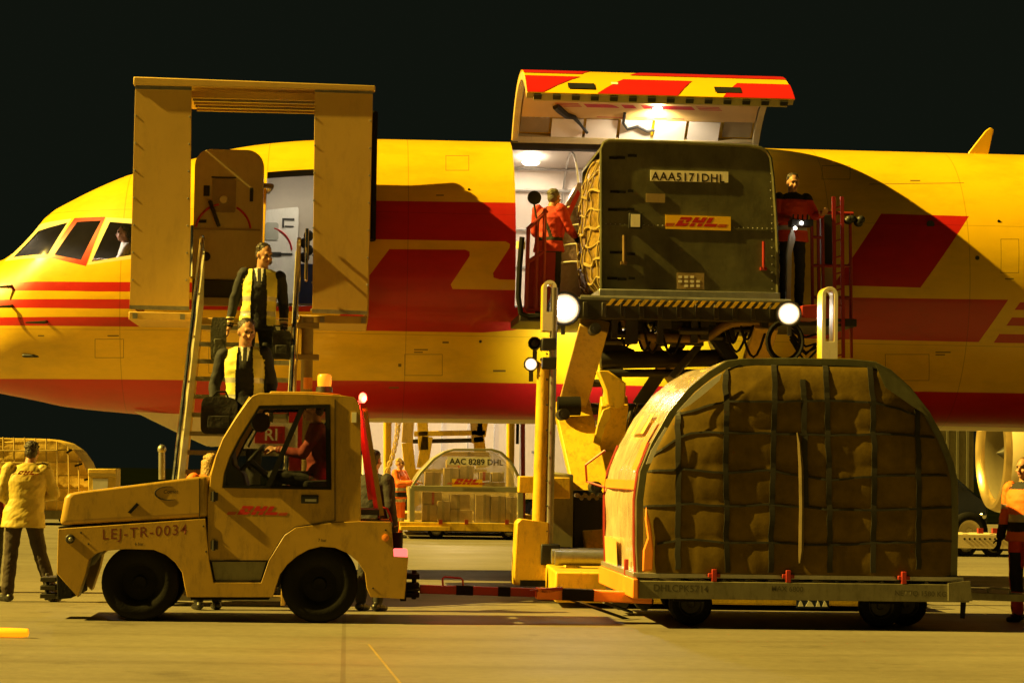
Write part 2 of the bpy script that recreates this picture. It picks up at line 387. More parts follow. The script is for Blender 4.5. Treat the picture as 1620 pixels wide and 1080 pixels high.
plane = thing('cargo_aircraft', (LX0, YC, 0), 'yellow and red twin-engined freighter parked with its side cargo door raised', 'aircraft')
def in_poly(pts, x, z):
    c = False; n = len(pts)
    for i in range(n):
        (x0, z0), (x1, z1) = pts[i], pts[i-1]
        if (z0 > z) != (z1 > z) and x < (x1-x0)*(z-z0)/(z1-z0)+x0: c = not c
    return c
def cut_poly(bm, pts, mi=None, delete=False, take=False):
    xa, xb = min(p[0] for p in pts), max(p[0] for p in pts); za, zb = min(p[1] for p in pts), max(p[1] for p in pts)
    def sub():
        out = []
        for f in bm.faces:
            c = f.calc_center_median()
            if c.y > YC: continue
            vx = [v.co.x for v in f.verts]; vz = [v.co.z for v in f.verts]
            if max(vx) > xa-.001 and min(vx) < xb+.001 and max(vz) > za-.001 and min(vz) < zb+.001: out.append(f)
        return out
    for i in range(len(pts)):
        (x0, z0), (x1, z1) = pts[i-1], pts[i]
        if math.hypot(x1-x0, z1-z0) < 1e-4: continue
        fs = sub(); es = {e for f in fs for e in f.edges}; vs = {v for f in fs for v in f.verts}
        bmesh.ops.bisect_plane(bm, geom=list(vs)+list(es)+fs, dist=1e-5, plane_co=(x0, 0, z0), plane_no=Vector((z1-z0, 0, -(x1-x0))).normalized())
    sel = [f for f in sub() if in_poly(pts, f.calc_center_median().x, f.calc_center_median().z)]
    if take:
        polys = [[v.co.copy() for v in f.verts] for f in sel]; bmesh.ops.delete(bm, geom=sel, context='FACES'); return polys
    if delete: bmesh.ops.delete(bm, geom=sel, context='FACES')
    else:
        for f in sel: f.material_index = mi
def shell(bm, xs, ths, k, holes, mi=0, close=True):
    ths = sorted(ths); V = [[bm.verts.new(skin(x, t, k)) for t in ths] for x in xs]; n = len(ths)
    for i in range(len(xs)-1):
        for j in range(n if close else n-1):
            t0 = ths[j]; t1 = ths[(j+1) % n] if j < n-1 else ths[0]+2*math.pi
            cx, ct = (xs[i]+xs[i+1])/2, (t0+t1)/2
            if any(a < cx < b and c < ct < d for a, b, c, d in holes): continue
            face(bm, (V[i][j], V[i+1][j], V[i+1][(j+1) % n], V[i][(j+1) % n]), mi)
    return V
def uniq(v, eps=1e-3):
    v = sorted(v); o = [v[0]]
    for q in v[1:]:
        if q-o[-1] > eps: o.append(q)
    return o
HOLES = [(CX0, CX1, CT0, CT1), (LX0, LX1, LT0, LT1)]
def snap_list(base, keys, gap):
    return uniq([b for b in base if all(abs(b-k) > gap for k in keys)]+list(keys))
xs = [XT+.012*(i*i)/1.0 for i in range(0, 9)]+[XT+.9+.14*i for i in range(0, 118)]+[16.5, 18, 20, 22]
xs = snap_list([x for x in xs], [CX0, CX1, LX0, LX1], .04)
ths = snap_list([math.radians(-90+3*i) for i in range(120)], [CT0, CT1, LT0, LT1], .012)
bm = NB()
V = shell(bm, xs, ths, 1.0, HOLES)
face(bm, V[0], 0); face(bm, V[-1][::-1], 0)
# livery
ya = skin_px(300, 601)[1]
def band(pts_top, pts_bot, mi): cut_poly(bm, spoly(pts_top+pts_bot[::-1]), mi)
for f in [1]:
    band([(-105,592),(0,599),(300,601),(600,602),(880,607),(1250,615),(1500,620),(1700,623)], [(-105,640),(0,640),(300,672),(600,661),(880,664),(1250,670),(1500,674),(1700,678)], 1)
for y0, y1, xe in ((446, 460, 500), (473, 487, 500), (501, 515, 497)):
    cut_poly(bm, spoly([(-111,y0),(0,y0+1),(150,y0),(xe,y0+4),(xe-10,y1+6),(150,y1+1),(0,y1),(-111,y1)]), 1)
# giant letters along the side: the first letter's two pieces, then what shows of the others
cut_poly(bm, spoly([(560,317),(830,321),(830,443),(790,442),(781,439),(780,432),(806,392),(807,386),(800,382),(560,378)]), 1)
cut_poly(bm, spoly([(616,394),(736,395),(743,398),(743,405),(713,450),(716,457),(820,459),(905,462),(880,495),(850,512),(812,522),(765,526),(520,522)]), 1)
cut_poly(bm, spoly([(1150,333),(1230,334),(1160,440),(1060,436)]), 1)
cut_poly(bm, spoly([(1394,338),(1533,342),(1456,455),(1318,451)]), 1)
cut_poly(bm, spoly([(1070,464),(1210,467),(1166,533),(1012,529)]), 1)
cut_poly(bm, spoly([(1308,470),(1595,474),(1548,541),(1262,535)]), 1)
for (x0, y0, y1) in ((1614,478,490),(1601,502,515),(1581,528,542)):
    cut_poly(bm, spoly([(x0,y0),(1800,y0+4),(1800,y1+4),(x0-9,y1)]), 1)
# cockpit window frames and glass
WIN = [[(21,407),(60,366),(107,352),(76,402)], [(86,403),(122,351),(160,349),(128,411)], [(145,414),(174,351),(232,356),(240,398)]]
FR = [[(8,413),(55,362),(113,346),(79,408)], [(76,407),(118,345),(167,343),(136,421)], [(138,419),(168,344),(238,348),(249,404)]]
for k in (0, 2, 1): cut_poly(bm, spoly(FR[k]), 2 if k != 1 else 1)
glass = [cut_poly(bm, spoly(w), take=True) for w in WIN]
# access panel outlines (thin dark gaps)
def outline(bm, x0, y0, x1, y1, w=.8):
    for q in ([(x0,y0),(x1,y0),(x1,y0+w),(x0,y0+w)], [(x0,y1-w),(x1,y1-w),(x1,y1),(x0,y1)], [(x0,y0),(x0+w,y0),(x0+w,y1),(x0,y1)], [(x1-w,y0),(x1,y0),(x1,y1),(x1-w,y1)]): cut_poly(bm, spoly(q), 3)
outline(bm, 640, 560, 700, 594); outline(bm, 705, 246, 742, 270); outline(bm, 1400, 560, 1470, 602); outline(bm, 330, 548, 372, 590); outline(bm, 1300, 262, 1345, 284)
for (x, y, w_, h_) in ((615,612,16,2),(655,552,22,2),(655,556,14,2),(700,540,10,3),(1480,556,24,2),(1480,560,15,2),(1590,440,14,2),(170,530,18,2),(60,530,10,2),(780,585,20,3),(630,575,5,5),(690,308,12,2),(1440,285,16,2)): cut_poly(bm, spoly([(x,y),(x+w_,y),(x+w_,y+h_),(x,y+h_)]), 3)
if 1: pass; outline(bm, 1583, 378, 1612, 432); outline(bm, 150, 536, 196, 566)
cut_poly(bm, spoly([(1375,291),(1525,289),(1525,290),(1375,292)]), 3)
mat('panel_gap', (.16, .10, .01), .6, var=.1)
def add_seams(mname, period):
    """frame seams and rivet rows: thin darker rings round the hull"""
    m = MATS[mname].copy(); m.name = mname+'_hull'; n = m.node_tree.nodes; L = m.node_tree.links; b = n['Principled BSDF']
    tc = n.new('ShaderNodeTexCoord'); sp = n.new('ShaderNodeSeparateXYZ'); L.new(tc.outputs['Object'], sp.inputs[0])
    pp = n.new('ShaderNodeMath'); pp.operation = 'PINGPONG'; pp.inputs[1].default_value = period/2; L.new(sp.outputs[0], pp.inputs[0])
    lt = n.new('ShaderNodeMath'); lt.operation = 'LESS_THAN'; lt.inputs[1].default_value =   .006; L.new(pp.outputs[0], lt.inputs[0])
    pz = n.new('ShaderNodeMath'); pz.operation = 'PINGPONG'; pz.inputs[1].default_value = .83; L.new(sp.outputs[2], pz.inputs[0])
    lz = n.new('ShaderNodeMath'); lz.operation = 'LESS_THAN'; lz.inputs[1].default_value = .004; L.new(pz.outputs[0], lz.inputs[0])
    mxm = n.new('ShaderNodeMath'); mxm.operation = 'MAXIMUM'; L.new(lt.outputs[0], mxm.inputs[0]); L.new(lz.outputs[0], mxm.inputs[1])
    old = b.inputs['Base Color'].links[0].from_socket
    mx = n.new('ShaderNodeMix'); mx.data_type = 'RGBA'; mx.blend_type = 'MULTIPLY'; L.new(old, mx.inputs[6]); mx.inputs[7].default_value = (.45, .42, .4, 1)
    sc = n.new('ShaderNodeMath'); sc.operation = 'MULTIPLY'; sc.inputs[1].default_value = .6; L.new(mxm.outputs[0], sc.inputs[0]); L.new(sc.outputs[0], mx.inputs[0])
    # grime streaks
    nz = n.new('ShaderNodeTexNoise'); nz.inputs['Scale'].default_value = 1.3; nz.inputs['Detail'].default_value = 7; nz.inputs['Roughness'].default_value = .7
    mp = n.new('ShaderNodeMapping'); mp.inputs['Scale'].default_value = (.5, .5, 1.4); L.new(tc.outputs['Object'], mp.inputs[0]); L.new(mp.outputs[0], nz.inputs[0])
    rp = n.new('ShaderNodeMapRange'); rp.inputs[1].default_value = .45; rp.inputs[2].default_value = .75; rp.inputs[3].default_value = 1; rp.inputs[4].default_value = .72; L.new(nz.outputs[0], rp.inputs[0])
    m2 = n.new('ShaderNodeMix'); m2.data_type = 'RGBA'; m2.blend_type = 'MULTIPLY'; m2.inputs[0].default_value = 1; L.new(mx.outputs[2], m2.inputs[6]); L.new(rp.outputs[0], m2.inputs[7])
    L.new(m2.outputs[2], b.inputs['Base Color'])
    n4 = n.new('ShaderNodeTexNoise'); n4.inputs['Scale'].default_value = 1.8; n4.inputs['Detail'].default_value = 2; L.new(tc.outputs['Object'], n4.inputs[0])
    bp = n.new('ShaderNodeBump'); bp.inputs['Strength'].default_value = .12; bp.inputs['Distance'].default_value = .04; L.new(n4.outputs[0], bp.inputs['Height']); L.new(bp.outputs[0], b.inputs['Normal'])
    MATS[m.name] = m
add_seams('yellow_paint', 1.93); add_seams('red_paint', 1.93)
mat('dark_beige', (.30, .22, .10), .5, var=.2)
fus = obj('fuselage', bm, ['yellow_paint_hull', 'red_paint_hull', 'cream_paint', 'panel_gap'], plane, fix=True)
for pl in glass:
    g = NB(); vm = {}
    for pg in pl:
        face(g, [vm.setdefault(tuple(round(c, 5) for c in v), None) or vm.__setitem__(tuple(round(c, 5) for c in v), g.verts.new(v)) or vm[tuple(round(c, 5) for c in v)] for v in pg])
    obj('cockpit_window', g, 'glass', plane)
# cabin interior: liner with the same openings, floor, jambs
bm = NB(); K = .945
lx = snap_list([LX0-.4+.3*i for i in range(0, 46)], [CX0, CX1, LX0, LX1], .05); lx = [x for x in lx if x < 11]
lt = snap_list([math.radians(-90+6*i) for i in range(60)], [CT0, CT1, LT0, LT1], .02)
V = shell(bm, lx, lt, K, HOLES, 0)
for (a, b, c, d) in HOLES:
    X = [x for x in lx if a-1e-4 <= x <= b+1e-4]; T = [t for t in lt if c-1e-4 <= t <= d+1e-4]
    loop = [(a, t) for t in T]+[(x, d) for x in X[1:]]+[(b, t) for t in T[::-1][1:]]+[(x, c) for x in X[::-1][1:]]
    for i in range(len(loop)-1):
        p, q = loop[i], loop[i+1]
        face(bm, [bm.verts.new(v) for v in (skin(p[0], p[1], .999), skin(q[0], q[1], .999), skin(q[0], q[1], K), skin(p[0], p[1], K))], 1)
box(bm, LX0-.34, lx[-1]-.1, YC-1.76, YC+1.76, FLOOR-.1, FLOOR-.01, 2)
w = .95*1.85
for x, mi_ in ((LX0-.35, 3), (LX1+.55, 3), (CX0-1.2, 0), (lx[-1]-.1, 0)):                  # bulkheads
    vs = [bm.verts.new(skin(x, math.radians(t), .94)) for t in range(-90, 270, 6)]; face(bm, vs, mi_)
for i in range(7):                                                                        # ceiling panel joints and rails of the hold
    x = CX0-1.0+i*.95; tube(bm, [skin(x, math.radians(t), .935) for t in range(40, 200, 8)], .018, 5, 4)
for th in (128, 150, 168, 112): tube(bm, [skin(CX0-1.1, math.radians(th), .93), skin(lx[-1]-.2, math.radians(th), .93)], .022, 5, 4)
for f in bm.faces:
    if f.calc_center_median().x < LX0-.34: f.material_index = 5
obj('cabin_liner', bm, ['liner_white', 'dark_metal', 'grey_steel', 'galley_grey', 'alu', 'black_plastic'], plane)

bm = NB(); shell(bm, [XT+.75+.25*i for i in range(int((LX0-.4-XT-.75)/.25)+1)], [math.radians(a) for a in range(80, 271, 10)], .93, [], 0, close=False); mat('cockpit_grey', (.26, .25, .21), .7, var=.2)
obj('cockpit_liner', bm, 'cockpit_grey', plane)
bm = NB(); c0_ = skin_px(60, 420); box(bm, c0_[0]-.1, c0_[0]+.45, YC-1.0, YC+1.0, c0_[1]-.5, c0_[1]-.02); box(bm, c0_[0]-.2, LX0-.5, YC-1.1, YC+1.2, c0_[1]-1.25, c0_[1]-1.2); obj('instrument_panel', bm, 'black_plastic', plane, bevel=.04)
for dx in (.95, 1.05): 
    bm = NB(); box(bm, c0_[0]+dx+.45, c0_[0]+dx+.6, YC+(-.9 if dx < 1 else .3), YC+(-.35 if dx < 1 else .9), c0_[1]-.9, c0_[1]+.25); obj('pilot_seat', bm, 'black_plastic', plane, bevel=.05)
# ---- opposite door seen through the forward doorway, galley things
def arc(cx, cz, r, a0, a1, y, n=14): return [Vector((cx+r*math.cos(math.radians(a0+(a1-a0)*i/n)), y, cz+r*math.sin(math.radians(a0+(a1-a0)*i/n)))) for i in range(n+1)]
def rrect(x0, z0, x1, z1, r, n=6, corners=(1,1,1,1)):
    pts = []
    for (cx, cz, a, on) in ((x1-r, z1-r, 0, corners[0]), (x0+r, z1-r, 90, corners[1]), (x0+r, z0+r, 180, corners[2]), (x1-r, z0+r, 270, corners[3])):
        if on: pts += [(cx+r*math.cos(math.radians(a+90*i/n)), cz+r*math.sin(math.radians(a+90*i/n))) for i in range(n+1)]
        else: pts.append({0: (x1, z1), 90: (x0, z1), 180: (x0, z0), 270: (x1, z0)}[a])
    return pts
YR = YC+1.35
a = at(400, 482, YR); b = at(473, 318, YR)
bm = NB(); prism(bm, rrect(a.x, FLOOR, b.x, b.z, .16, corners=(1,1,0,0)), YR, YR+.06)
d2 = obj('service_door', bm, 'white_paint', plane, bevel=.012)
bm = NB(); c = at(423, 398, YR); tube(bm, arc(c.x, c.z, .36, 5, 75, YR-.012), .014, 6); obj('handle_arc', bm, 'red_ink', d2)
bm = NB(); p = at(430, 366, YR); prism(bm, rrect(p.x-.10, p.z-.13, p.x+.10, p.z+.13, .04), YR-.02, YR); obj('door_window', bm, 'galley_grey', d2)
bm = NB(); p = at(456, 354, YR); box(bm, p.x-.09, p.x+.09, YR-.02, YR-.001, p.z+.05, p.z+.08); box(bm, p.x-.09, p.x-.06, YR-.02, YR-.001, p.z-.06, p.z+.05); box(bm, p.x-.05, p.x+.08, YR-.02, YR-.001, p.z-.05, p.z-.03)
for (x, y, w_, h_) in ((432, 402, .12, .03), (452, 402, .10, .015)):
    q = at(x, y, YR); box(bm, q.x-w_, q.x+w_, YR-.018, YR-.001, q.z-h_, q.z+h_)
obj('door_fitting', bm, 'dark_metal', d2)
mat('blue_cloth', (.03, .05, .20), .8, var=.2, bump=.2)
bm = NB(); q0, q1 = at(473, 482, 32.6), at(494, 418, 32.6); box(bm, q0.x, q1.x+.1, 32.5, 32.9, FLOOR, q1.z); obj('curtain', bm, 'blue_cloth', plane, bevel=.02)
bm = NB(); q0, q1 = at(476, 412, 32.4), at(490, 368, 32.4)
for i in range(4): ell(bm, (q0.x+.05+.05*(i % 2), 32.45, q0.z+.05+.1*i), .07, .06, .08, 10, 8)
obj('headset', bm, 'black_plastic', plane)
bm = NB(); p = at(395, 340, 32.5); box(bm, p.x-.08, p.x+.10, 32.3, 32.6, p.z-.6, p.z+.25); obj('crew_seat', bm, 'black_plastic', plane, bevel=.03)
# ---- forward passenger door, swung out against the hull
YD = 30.75
p0, p1 = at(303, 482, YD), at(418, 238, YD)
bm = NB(); prism(bm, rrect(p0.x, p0.z, p1.x, p1.z, .22, corners=(1,1,0,0)), YD, YD+.16)
mat('door_cream', (.52, .42, .20), .5, var=.08, dirt=.15)
pd = obj('passenger_door', bm, 'door_cream', plane, bevel=.035, seg=3)
cx, cz = at(356, 350, YD).x, at(356, 352, YD).z
for a0, a1 in ((100, 172), (8, 62)):
    bm = NB(); tube(bm, arc(cx-.02, cz-.12, .36, a0, a1, YD-.012), .016, 6); obj('handle_arc', bm, 'red_ink', pd)
bm = NB(); q = at(354, 310, YD); prism(bm, rrect(q.x-.15, q.z-.22, q.x+.16, q.z+.22, .03), YD-.02, YD+.01); obj('door_pocket', bm, 'dark_beige', pd, bevel=.01)
bm = NB(); q = at(354, 316, YD); lathe(bm, [(.001, -.05), (.045, -.05), (.055, -.022)], (q.x, YD, q.z), 'y', 16); obj('door_knob', bm, 'cream_paint', pd)
bm = NB(); q = at(340, 340, YD); bar(bm, (q.x-.07, YD-.05, q.z+.18), (q.x+.06, YD-.05, q.z-.16), .06, .05); cyl(bm, (q.x-.06, YD-.05, q.z+.16), (q.x-.06, YD+.02, q.z+.16), .03, 10); obj('door_handle', bm, 'dark_metal', pd, bevel=.012)
bm = NB()
for x, y, w_, h_ in ((320, 350, .055, .02), (327, 302, .04, .07), (398, 308, .022, .09), (354, 281, .16, .008)):
    q = at(x, y, YD); box(bm, q.x-w_, q.x+w_, YD-.014, YD+.01, q.z-h_, q.z+h_)
q = at(326, 406, YD); lathe(bm, [(.06, -.03), (.05, -.03), (.05, .01)], (q.x, YD, q.z), 'y', 16)
obj('door_fitting', bm, 'black_plastic', pd)
bm = NB(); qa, qb = at(305, 470, YD), at(416, 444, YD); box(bm, qa.x, qb.x, YD-.06, YD+.02, qa.z, qb.z); obj('slide_housing', bm, 'dark_metal', pd, bevel=.02)
bm = NB(); qa = at(303, 362, YD); box(bm, qa.x+.03, p1.x-.03, YD-.018, YD+.01, qa.z-.01, qa.z+.012); obj('trim_rail', bm, 'dark_beige', pd)
bm = NB()
for z in (p1.z-.45, p0.z+.6): tube(bm, [(p1.x-.1, YD+.1, z), (p1.x+.1, YD+.2, z), (LX0+.02, skinY(LX0, z)+.1, z+.02)], .035, 8)
obj('door_hinge', bm, 'grey_steel', pd)
# ---- upward cargo door
ths_d = [CT0+(CT1-CT0)*i/14 for i in range(15)]
xm = (CX0+CX1)/2; H = skin(xm, CT1, 1.0); ROT = math.radians(-63)
def dpt(x, t, k):
    p = skin(xm, t, k); dy, dz = p.y-H.y, p.z-H.z; c, s_ = math.cos(ROT), math.sin(ROT)
    return Vector((x, H.y+dy*c-dz*s_, H.z+.03+dy*s_+dz*c))
def dshell(bm, x0, x1, t0, t1, k0, k1, mi=0, n=10):
    T = [t0+(t1-t0)*i/n for i in range(n+1)]
    R = [[bm.verts.new(dpt(x, t, k)) for t in T] for (x, k) in ((x0, k0), (x1, k0), (x1, k1), (x0, k1))]
    for a, b in ((0, 1), (1, 2), (2, 3), (3, 0)):
        for i in range(n): face(bm, (R[a][i], R[a][i+1], R[b][i+1], R[b][i]), mi)
    face(bm, [r[0] for r in R], mi); face(bm, [r[-1] for r in R][::-1], mi)
DX0, DX1 = CX0+.02, CX1-.02
cd_bm = NB(); dshell(cd_bm, DX0, DX1, CT0, CT1, 1.0, .988, 0, 16)
# outer livery: slanted pieces painted on the lower lip of the door
U = lambda f: DX0+(DX1-DX0)*f; TT = lambda f: CT0+(CT1-CT0)*f
def door_patch(bm, quad, mi=0, k=1.0025, n=6):
    """quad of (fx, ft) corners: a, b along x at the first t; c, d at the second"""
    a, b, c, d = quad; V = []
    for i in range(n+1):
        f = i/n; t = a[1]+(d[1]-a[1])*f; xl = a[0]+(d[0]-a[0])*f; xr = b[0]+(c[0]-b[0])*f
        V.append([bm.verts.new(dpt(U(xl+(xr-xl)*j/4), TT(t), k)) for j in range(5)])
    for i in range(n):
        for j in range(4): face(bm, (V[i][j], V[i][j+1], V[i+1][j+1], V[i+1][j]), mi)
cdoor = obj('cargo_door', cd_bm, 'yellow_paint', plane, bevel=.008)
bm = NB()
door_patch(bm, [(.0,.0),(.06,.0),(.21,.17),(.0,.17)]); door_patch(bm, [(.26,.0),(.56,.0),(.63,.15),(.37,.15)])
door_patch(bm, [(.73,.0),(1,.0),(1,.14),(.80,.14)]); door_patch(bm, [(.0,.22),(.22,.22),(.30,.42),(.0,.42)]); door_patch(bm, [(.40,.22),(1,.22),(1,.46),(.52,.46)])
obj('door_livery', bm, 'red_paint', cdoor, fix=False)
bm = NB()
for f in (.205, .755): door_patch(bm, [(f-.05,.035),(f+.05,.035),(f+.05,.085),(f-.05,.085)], 0, 1.006)
obj('vent_flap', bm, 'black_plastic', cdoor, fix=False)
bm = NB(); door_patch(bm, [(.32,.085),(.345,.085),(.345,.105),(.32,.105)], 0, 1.005); obj('placard', bm, 'plate_white', cdoor, fix=False)
# inner structure: perimeter beams, ribs, liner panels
bm = NB()
for f0, f1 in ((.0, .025), (.975, 1.0)): dshell(bm, U(f0), U(f1), TT(.02), TT(.98), .988, .93, 0, 14)
dshell(bm, U(.025), U(.975), TT(.0), TT(.035), .988, .93, 0, 2); dshell(bm, U(.025), U(.975), TT(.955), TT(.99), .988, .94, 0, 2)
obj('door_frame', bm, 'door_cream', cdoor, bevel=.006)
bm = NB()
for i in range(14):
    f = .04+.92*i/13; dshell(bm, U(f)-.05, U(f)+.05, TT(-.012), TT(.03), .99, .955, 0, 1)
obj('latch', bm, 'dark_metal', cdoor)
mat('door_panel_tan', (.62, .40, .13), .5, var=.06)
bm = NB(); dshell(bm, U(.03), U(.97), TT(.06), TT(.832), .952, .942, 0, 8); obj('inner_panel', bm, 'door_panel_tan', cdoor)
bm = NB()
for i in range(5):
    a, b = .155+.138*i, .155+.138*(i+1)-.012; dshell(bm, U(a), U(b), TT(.842), TT(.955), .952, .945, 0, 8)
obj('liner_panel', bm, 'liner_white', cdoor)
bm = NB(); dshell(bm, U(.03), U(.145), TT(.70), TT(.94), .97, .965, 0, 6); dshell(bm, U(.85), U(.965), TT(.70), TT(.94), .97, .965, 0, 6); obj('actuator_bay', bm, 'dark_beige', cdoor)
bm = NB()
p = dpt(U(.09), TT(.84), .95)
for i in range(5): ell(bm, (p.x-.16+.08*i, p.y, p.z+.02), .035, .04, .025, 10, 6)
obj('actuator', bm, 'grey_steel', cdoor)
bm = NB(); tube(bm, [dpt(U(f), TT(t), .93) for f, t in ((.16,.74),(.18,.77),(.21,.81),(.24,.82),(.27,.87),(.30,.92))], [.05, .055, .05, .035, .02, .02], 8)
tube(bm, [dpt(U(f), TT(t), .93) for f, t in ((.44,.78),(.44,.85),(.46,.89),(.50,.87),(.54,.90),(.57,.89))], .022, 8)
obj('door_wiring', bm, 'dark_metal', cdoor)
# red lettering inside the door, bent to its curve
bm = NB(); hh = .62
for pl in LOGO+LINES:
    pts = []
    for i in range(len(pl)):
        (ua, va), (ub, vb) = pl[i], pl[(i+1) % len(pl)]
        for k in range(4):
            q = k/4; pts.append((ua+(ub-ua)*q, va+(vb-va)*q))
    tri = geometry.tessellate_polygon([[Vector((u+.735*v, v, 0)) for u, v in pts]])
    vs = [bm.verts.new(dpt(U(.155+.70*(u+.735*v+1.3)/8.0), TT(.822-.10*(1-v)), .9405)) for u, v in pts]
    for t in tri: face(bm, [vs[i] for i in t])
obj('door_lettering', bm, 'red_ink', cdoor, fix=False)
# door lamp and hold lamps
def spot(name, loc, tgt, energy, col, size=.06, angle=110, blend=.6, kind='SPOT'):
    l = bpy.data.lights.new(name, kind); l.energy = energy; l.color = col
    if kind == 'SPOT': l.spot_size = math.radians(angle); l.spot_blend = blend
    l.shadow_soft_size = size
    o = bpy.data.objects.new(name, l); C.objects.link(o); o.location = loc
    o.rotation_euler = (Vector(loc)-Vector(tgt)).to_track_quat('Z', 'Y').to_euler(); return o
p = dpt(U(.565), TT(.72), .915)
bm = NB(); lathe(bm, [(.001, 0), (.065, .0), (.055, .02), (.001, .025)], p+Vector((0, 0, -.01)), Vector((0, -.35, -1)), 16); obj('door_lamp', bm, 'lamp_white', cdoor)
spot('door_lamp_light', p+Vector((0, -.02, -.10)), p+Vector((0, 1.0, -1)), 30, (1, .86, .62), .05, 165, .5)
for x in (CX0+.35, CX0+1.9, CX0+3.2):
    q = skin(x, math.radians(100), .90)
    bm = NB(); lathe(bm, [(.001, 0), (.13, 0), (.11, -.03), (.001, -.035)], q, 'z', 16); obj('ceiling_lamp', bm, 'lamp_soft', plane)
    spot('ceiling_lamp_light', q+Vector((0, 0, -.12)), q+Vector((0, .2, -2)), 26, (1, .80, .58), .1, 172, .2)
q = Vector(((LX0+LX1)/2, YC+.2, FLOOR+2.0)); spot('vestibule_lamp_light', q, q-Vector((0, 0, 1)), 12, (1, .88, .62), .15, 172, .2)
bm = NB(); box(bm, q.x-.3, q.x+.3, q.y-.05, q.y+.05, q.z+.03, q.z+.06); obj('vestibule_lamp', bm, 'lamp_soft', plane)
q = Vector((skin_px(110, 380)[0], YC-.5, skin_px(110, 350)[1]-.02)); spot('cockpit_lamp_light', q, q-Vector((0, 0, 1)), 22, (1, .82, .6), .08, 172, .2)
# ---- blade antenna, probes, ports
bm = NB(); pts = [xz(a, b, YC) for a, b in ((1529,248),(1533,240),(1559,207),(1566,202),(1572,205),(1569,216),(1562,250))]
prism(bm, pts, YC-.025, YC+.025); obj('antenna_blade', bm, 'yellow_paint', plane, bevel=.012)
bm = NB()
for px, py, l_ in ((68, 508, .22), (14, 452, .16), (14, 483, .16)):
    x, z = skin_px(px, py); y = skinY(x, z); tube(bm, [(x+.06, y+.02, z), (x+.03, y-.09, z-.02), (x-l_, y-.11, z-.03)], [.025, .022, .010], 8)
obj('pitot_probe', bm, 'dark_metal', plane)
bm = NB()
for px, py, r in ((1472, 355, .055), (1546, 408, .03), (742, 300, .018), (760, 540, .02), (1580, 350, .02)):
    x, z = skin_px(px, py); y = skinY(x, z); lathe(bm, [(.001, -.006), (r, -.006), (r, .012)], (x, y-.004, z), Vector((0, 1, 0)), 14)
obj('static_port', bm, 'dark_metal', plane)
# ---- nose gear and its doors
gx = at(400, 760, YC).x
bm = NB(); cyl(bm, (gx, YC, .35), (gx, YC, 2.4), .09, 14); bar(bm, (gx+.05, YC, .9), (gx+1.1, YC, 2.35), .08, .08); cyl(bm, (gx, YC-.32, .36), (gx, YC+.32, .36), .05, 10); ng = obj('nose_gear', bm, 'white_paint', plane)
for s in (-1, 1):
    bm = NB(); lathe(bm, [(.18, -.10), (.30, -.11), (.38, -.07), (.40, 0), (.38, .07), (.30, .11), (.18, .10)], (gx, YC+s*.24, .40), 'y', 28); wl = obj('nose_wheel', bm, 'black_rubber', ng)
    bm = NB(); lathe(bm, [(.001, -.06), (.10, -.07), (.18, -.095), (.18, .095), (.10, .07), (.001, .06)], (gx, YC+s*.24, .40), 'y', 24); obj('rim', bm, 'grey_steel', wl)
for s in (-1, 1):
    bm = NB(); pts = [xz(a, b, YC) for a, b in ((216,652),(460,664),(450,700),(330,706),(290,688))]
    prism(bm, pts, YC+s*.42-.02, YC+s*.42+.02); obj('gear_door', bm, 'white_paint', plane, bevel=.01)
# ---- far engine
YE = 39.7; e0 = at(1567, 716, YE); R = .98
bm = NB()
prof = [(R*.80, .62), (R*.80, .30), (R*.82, .12), (R*.87, .02), (R*.93, -.02), (R*.99, .0), (R*1.04, .10), (R*1.10, .35), (R*1.15, .9), (R*1.17, 1.6), (R*1.13, 2.6), (R*1.0, 3.6), (R*.9, 4.2)]
lathe(bm, prof, e0, 'x', 56, caps=False)
for f in bm.faces: f.material_index = 0 if f.calc_center_median().x < e0.x+.2 and math.hypot(f.calc_center_median().y-e0.y, f.calc_center_median().z-e0.z) > R*.83 else (2 if math.hypot(f.calc_center_median().y-e0.y, f.calc_center_median().z-e0.z) < R*.85 else 1)
mat('inlet_liner', (.20, .17, .10), .5, metal=.3, var=.1)
mat('inlet_lip', (.62, .46, .20), .3, metal=.85, var=.1)
eng = obj('engine', bm, ['inlet_lip', 'cream_paint', 'inlet_liner'], plane)
bm = NB(); lathe(bm, [(.001, -.45), (.12, -.30), (.24, 0), (.26, .1)], e0+Vector((.55, 0, 0)), 'x', 24)
for k in range(24):
    a = 2*math.pi*k/24; u = Vector((0, math.cos(a), math.sin(a))); t = Vector((0, -math.sin(a), math.cos(a)))
    q = e0+Vector((.55, 0, 0)); face(bm, [bm.verts.new(v) for v in (q+u*.24-t*.03, q+u*.24+t*.03+Vector((.06, 0, 0)), q+u*R*.80+t*.10+Vector((.12, 0, 0)), q+u*R*.80-t*.06)])
obj('fan', bm, 'dark_metal', eng)
bm = NB(); prism(bm, [(e0.x+1.2, e0.z+R), (e0.x+4.6, e0.z+R*.9), (e0.x+5.5, e0.z+2.0), (e0.x+2.6, e0.z+1.9)], YE-.16, YE+.16); obj('engine_pylon', bm, 'cream_paint', plane, bevel=.05)
bm = NB(); prism(bm, [(e0.x+2.6, YC+1.3), (e0.x+9.5, YC+1.3), (e0.x+10.5, YC+9), (e0.x+7.0, YC+9)], e0.z+1.75, e0.z+2.1, axis='z'); obj('wing', bm, 'cream_paint', plane, bevel=.08)
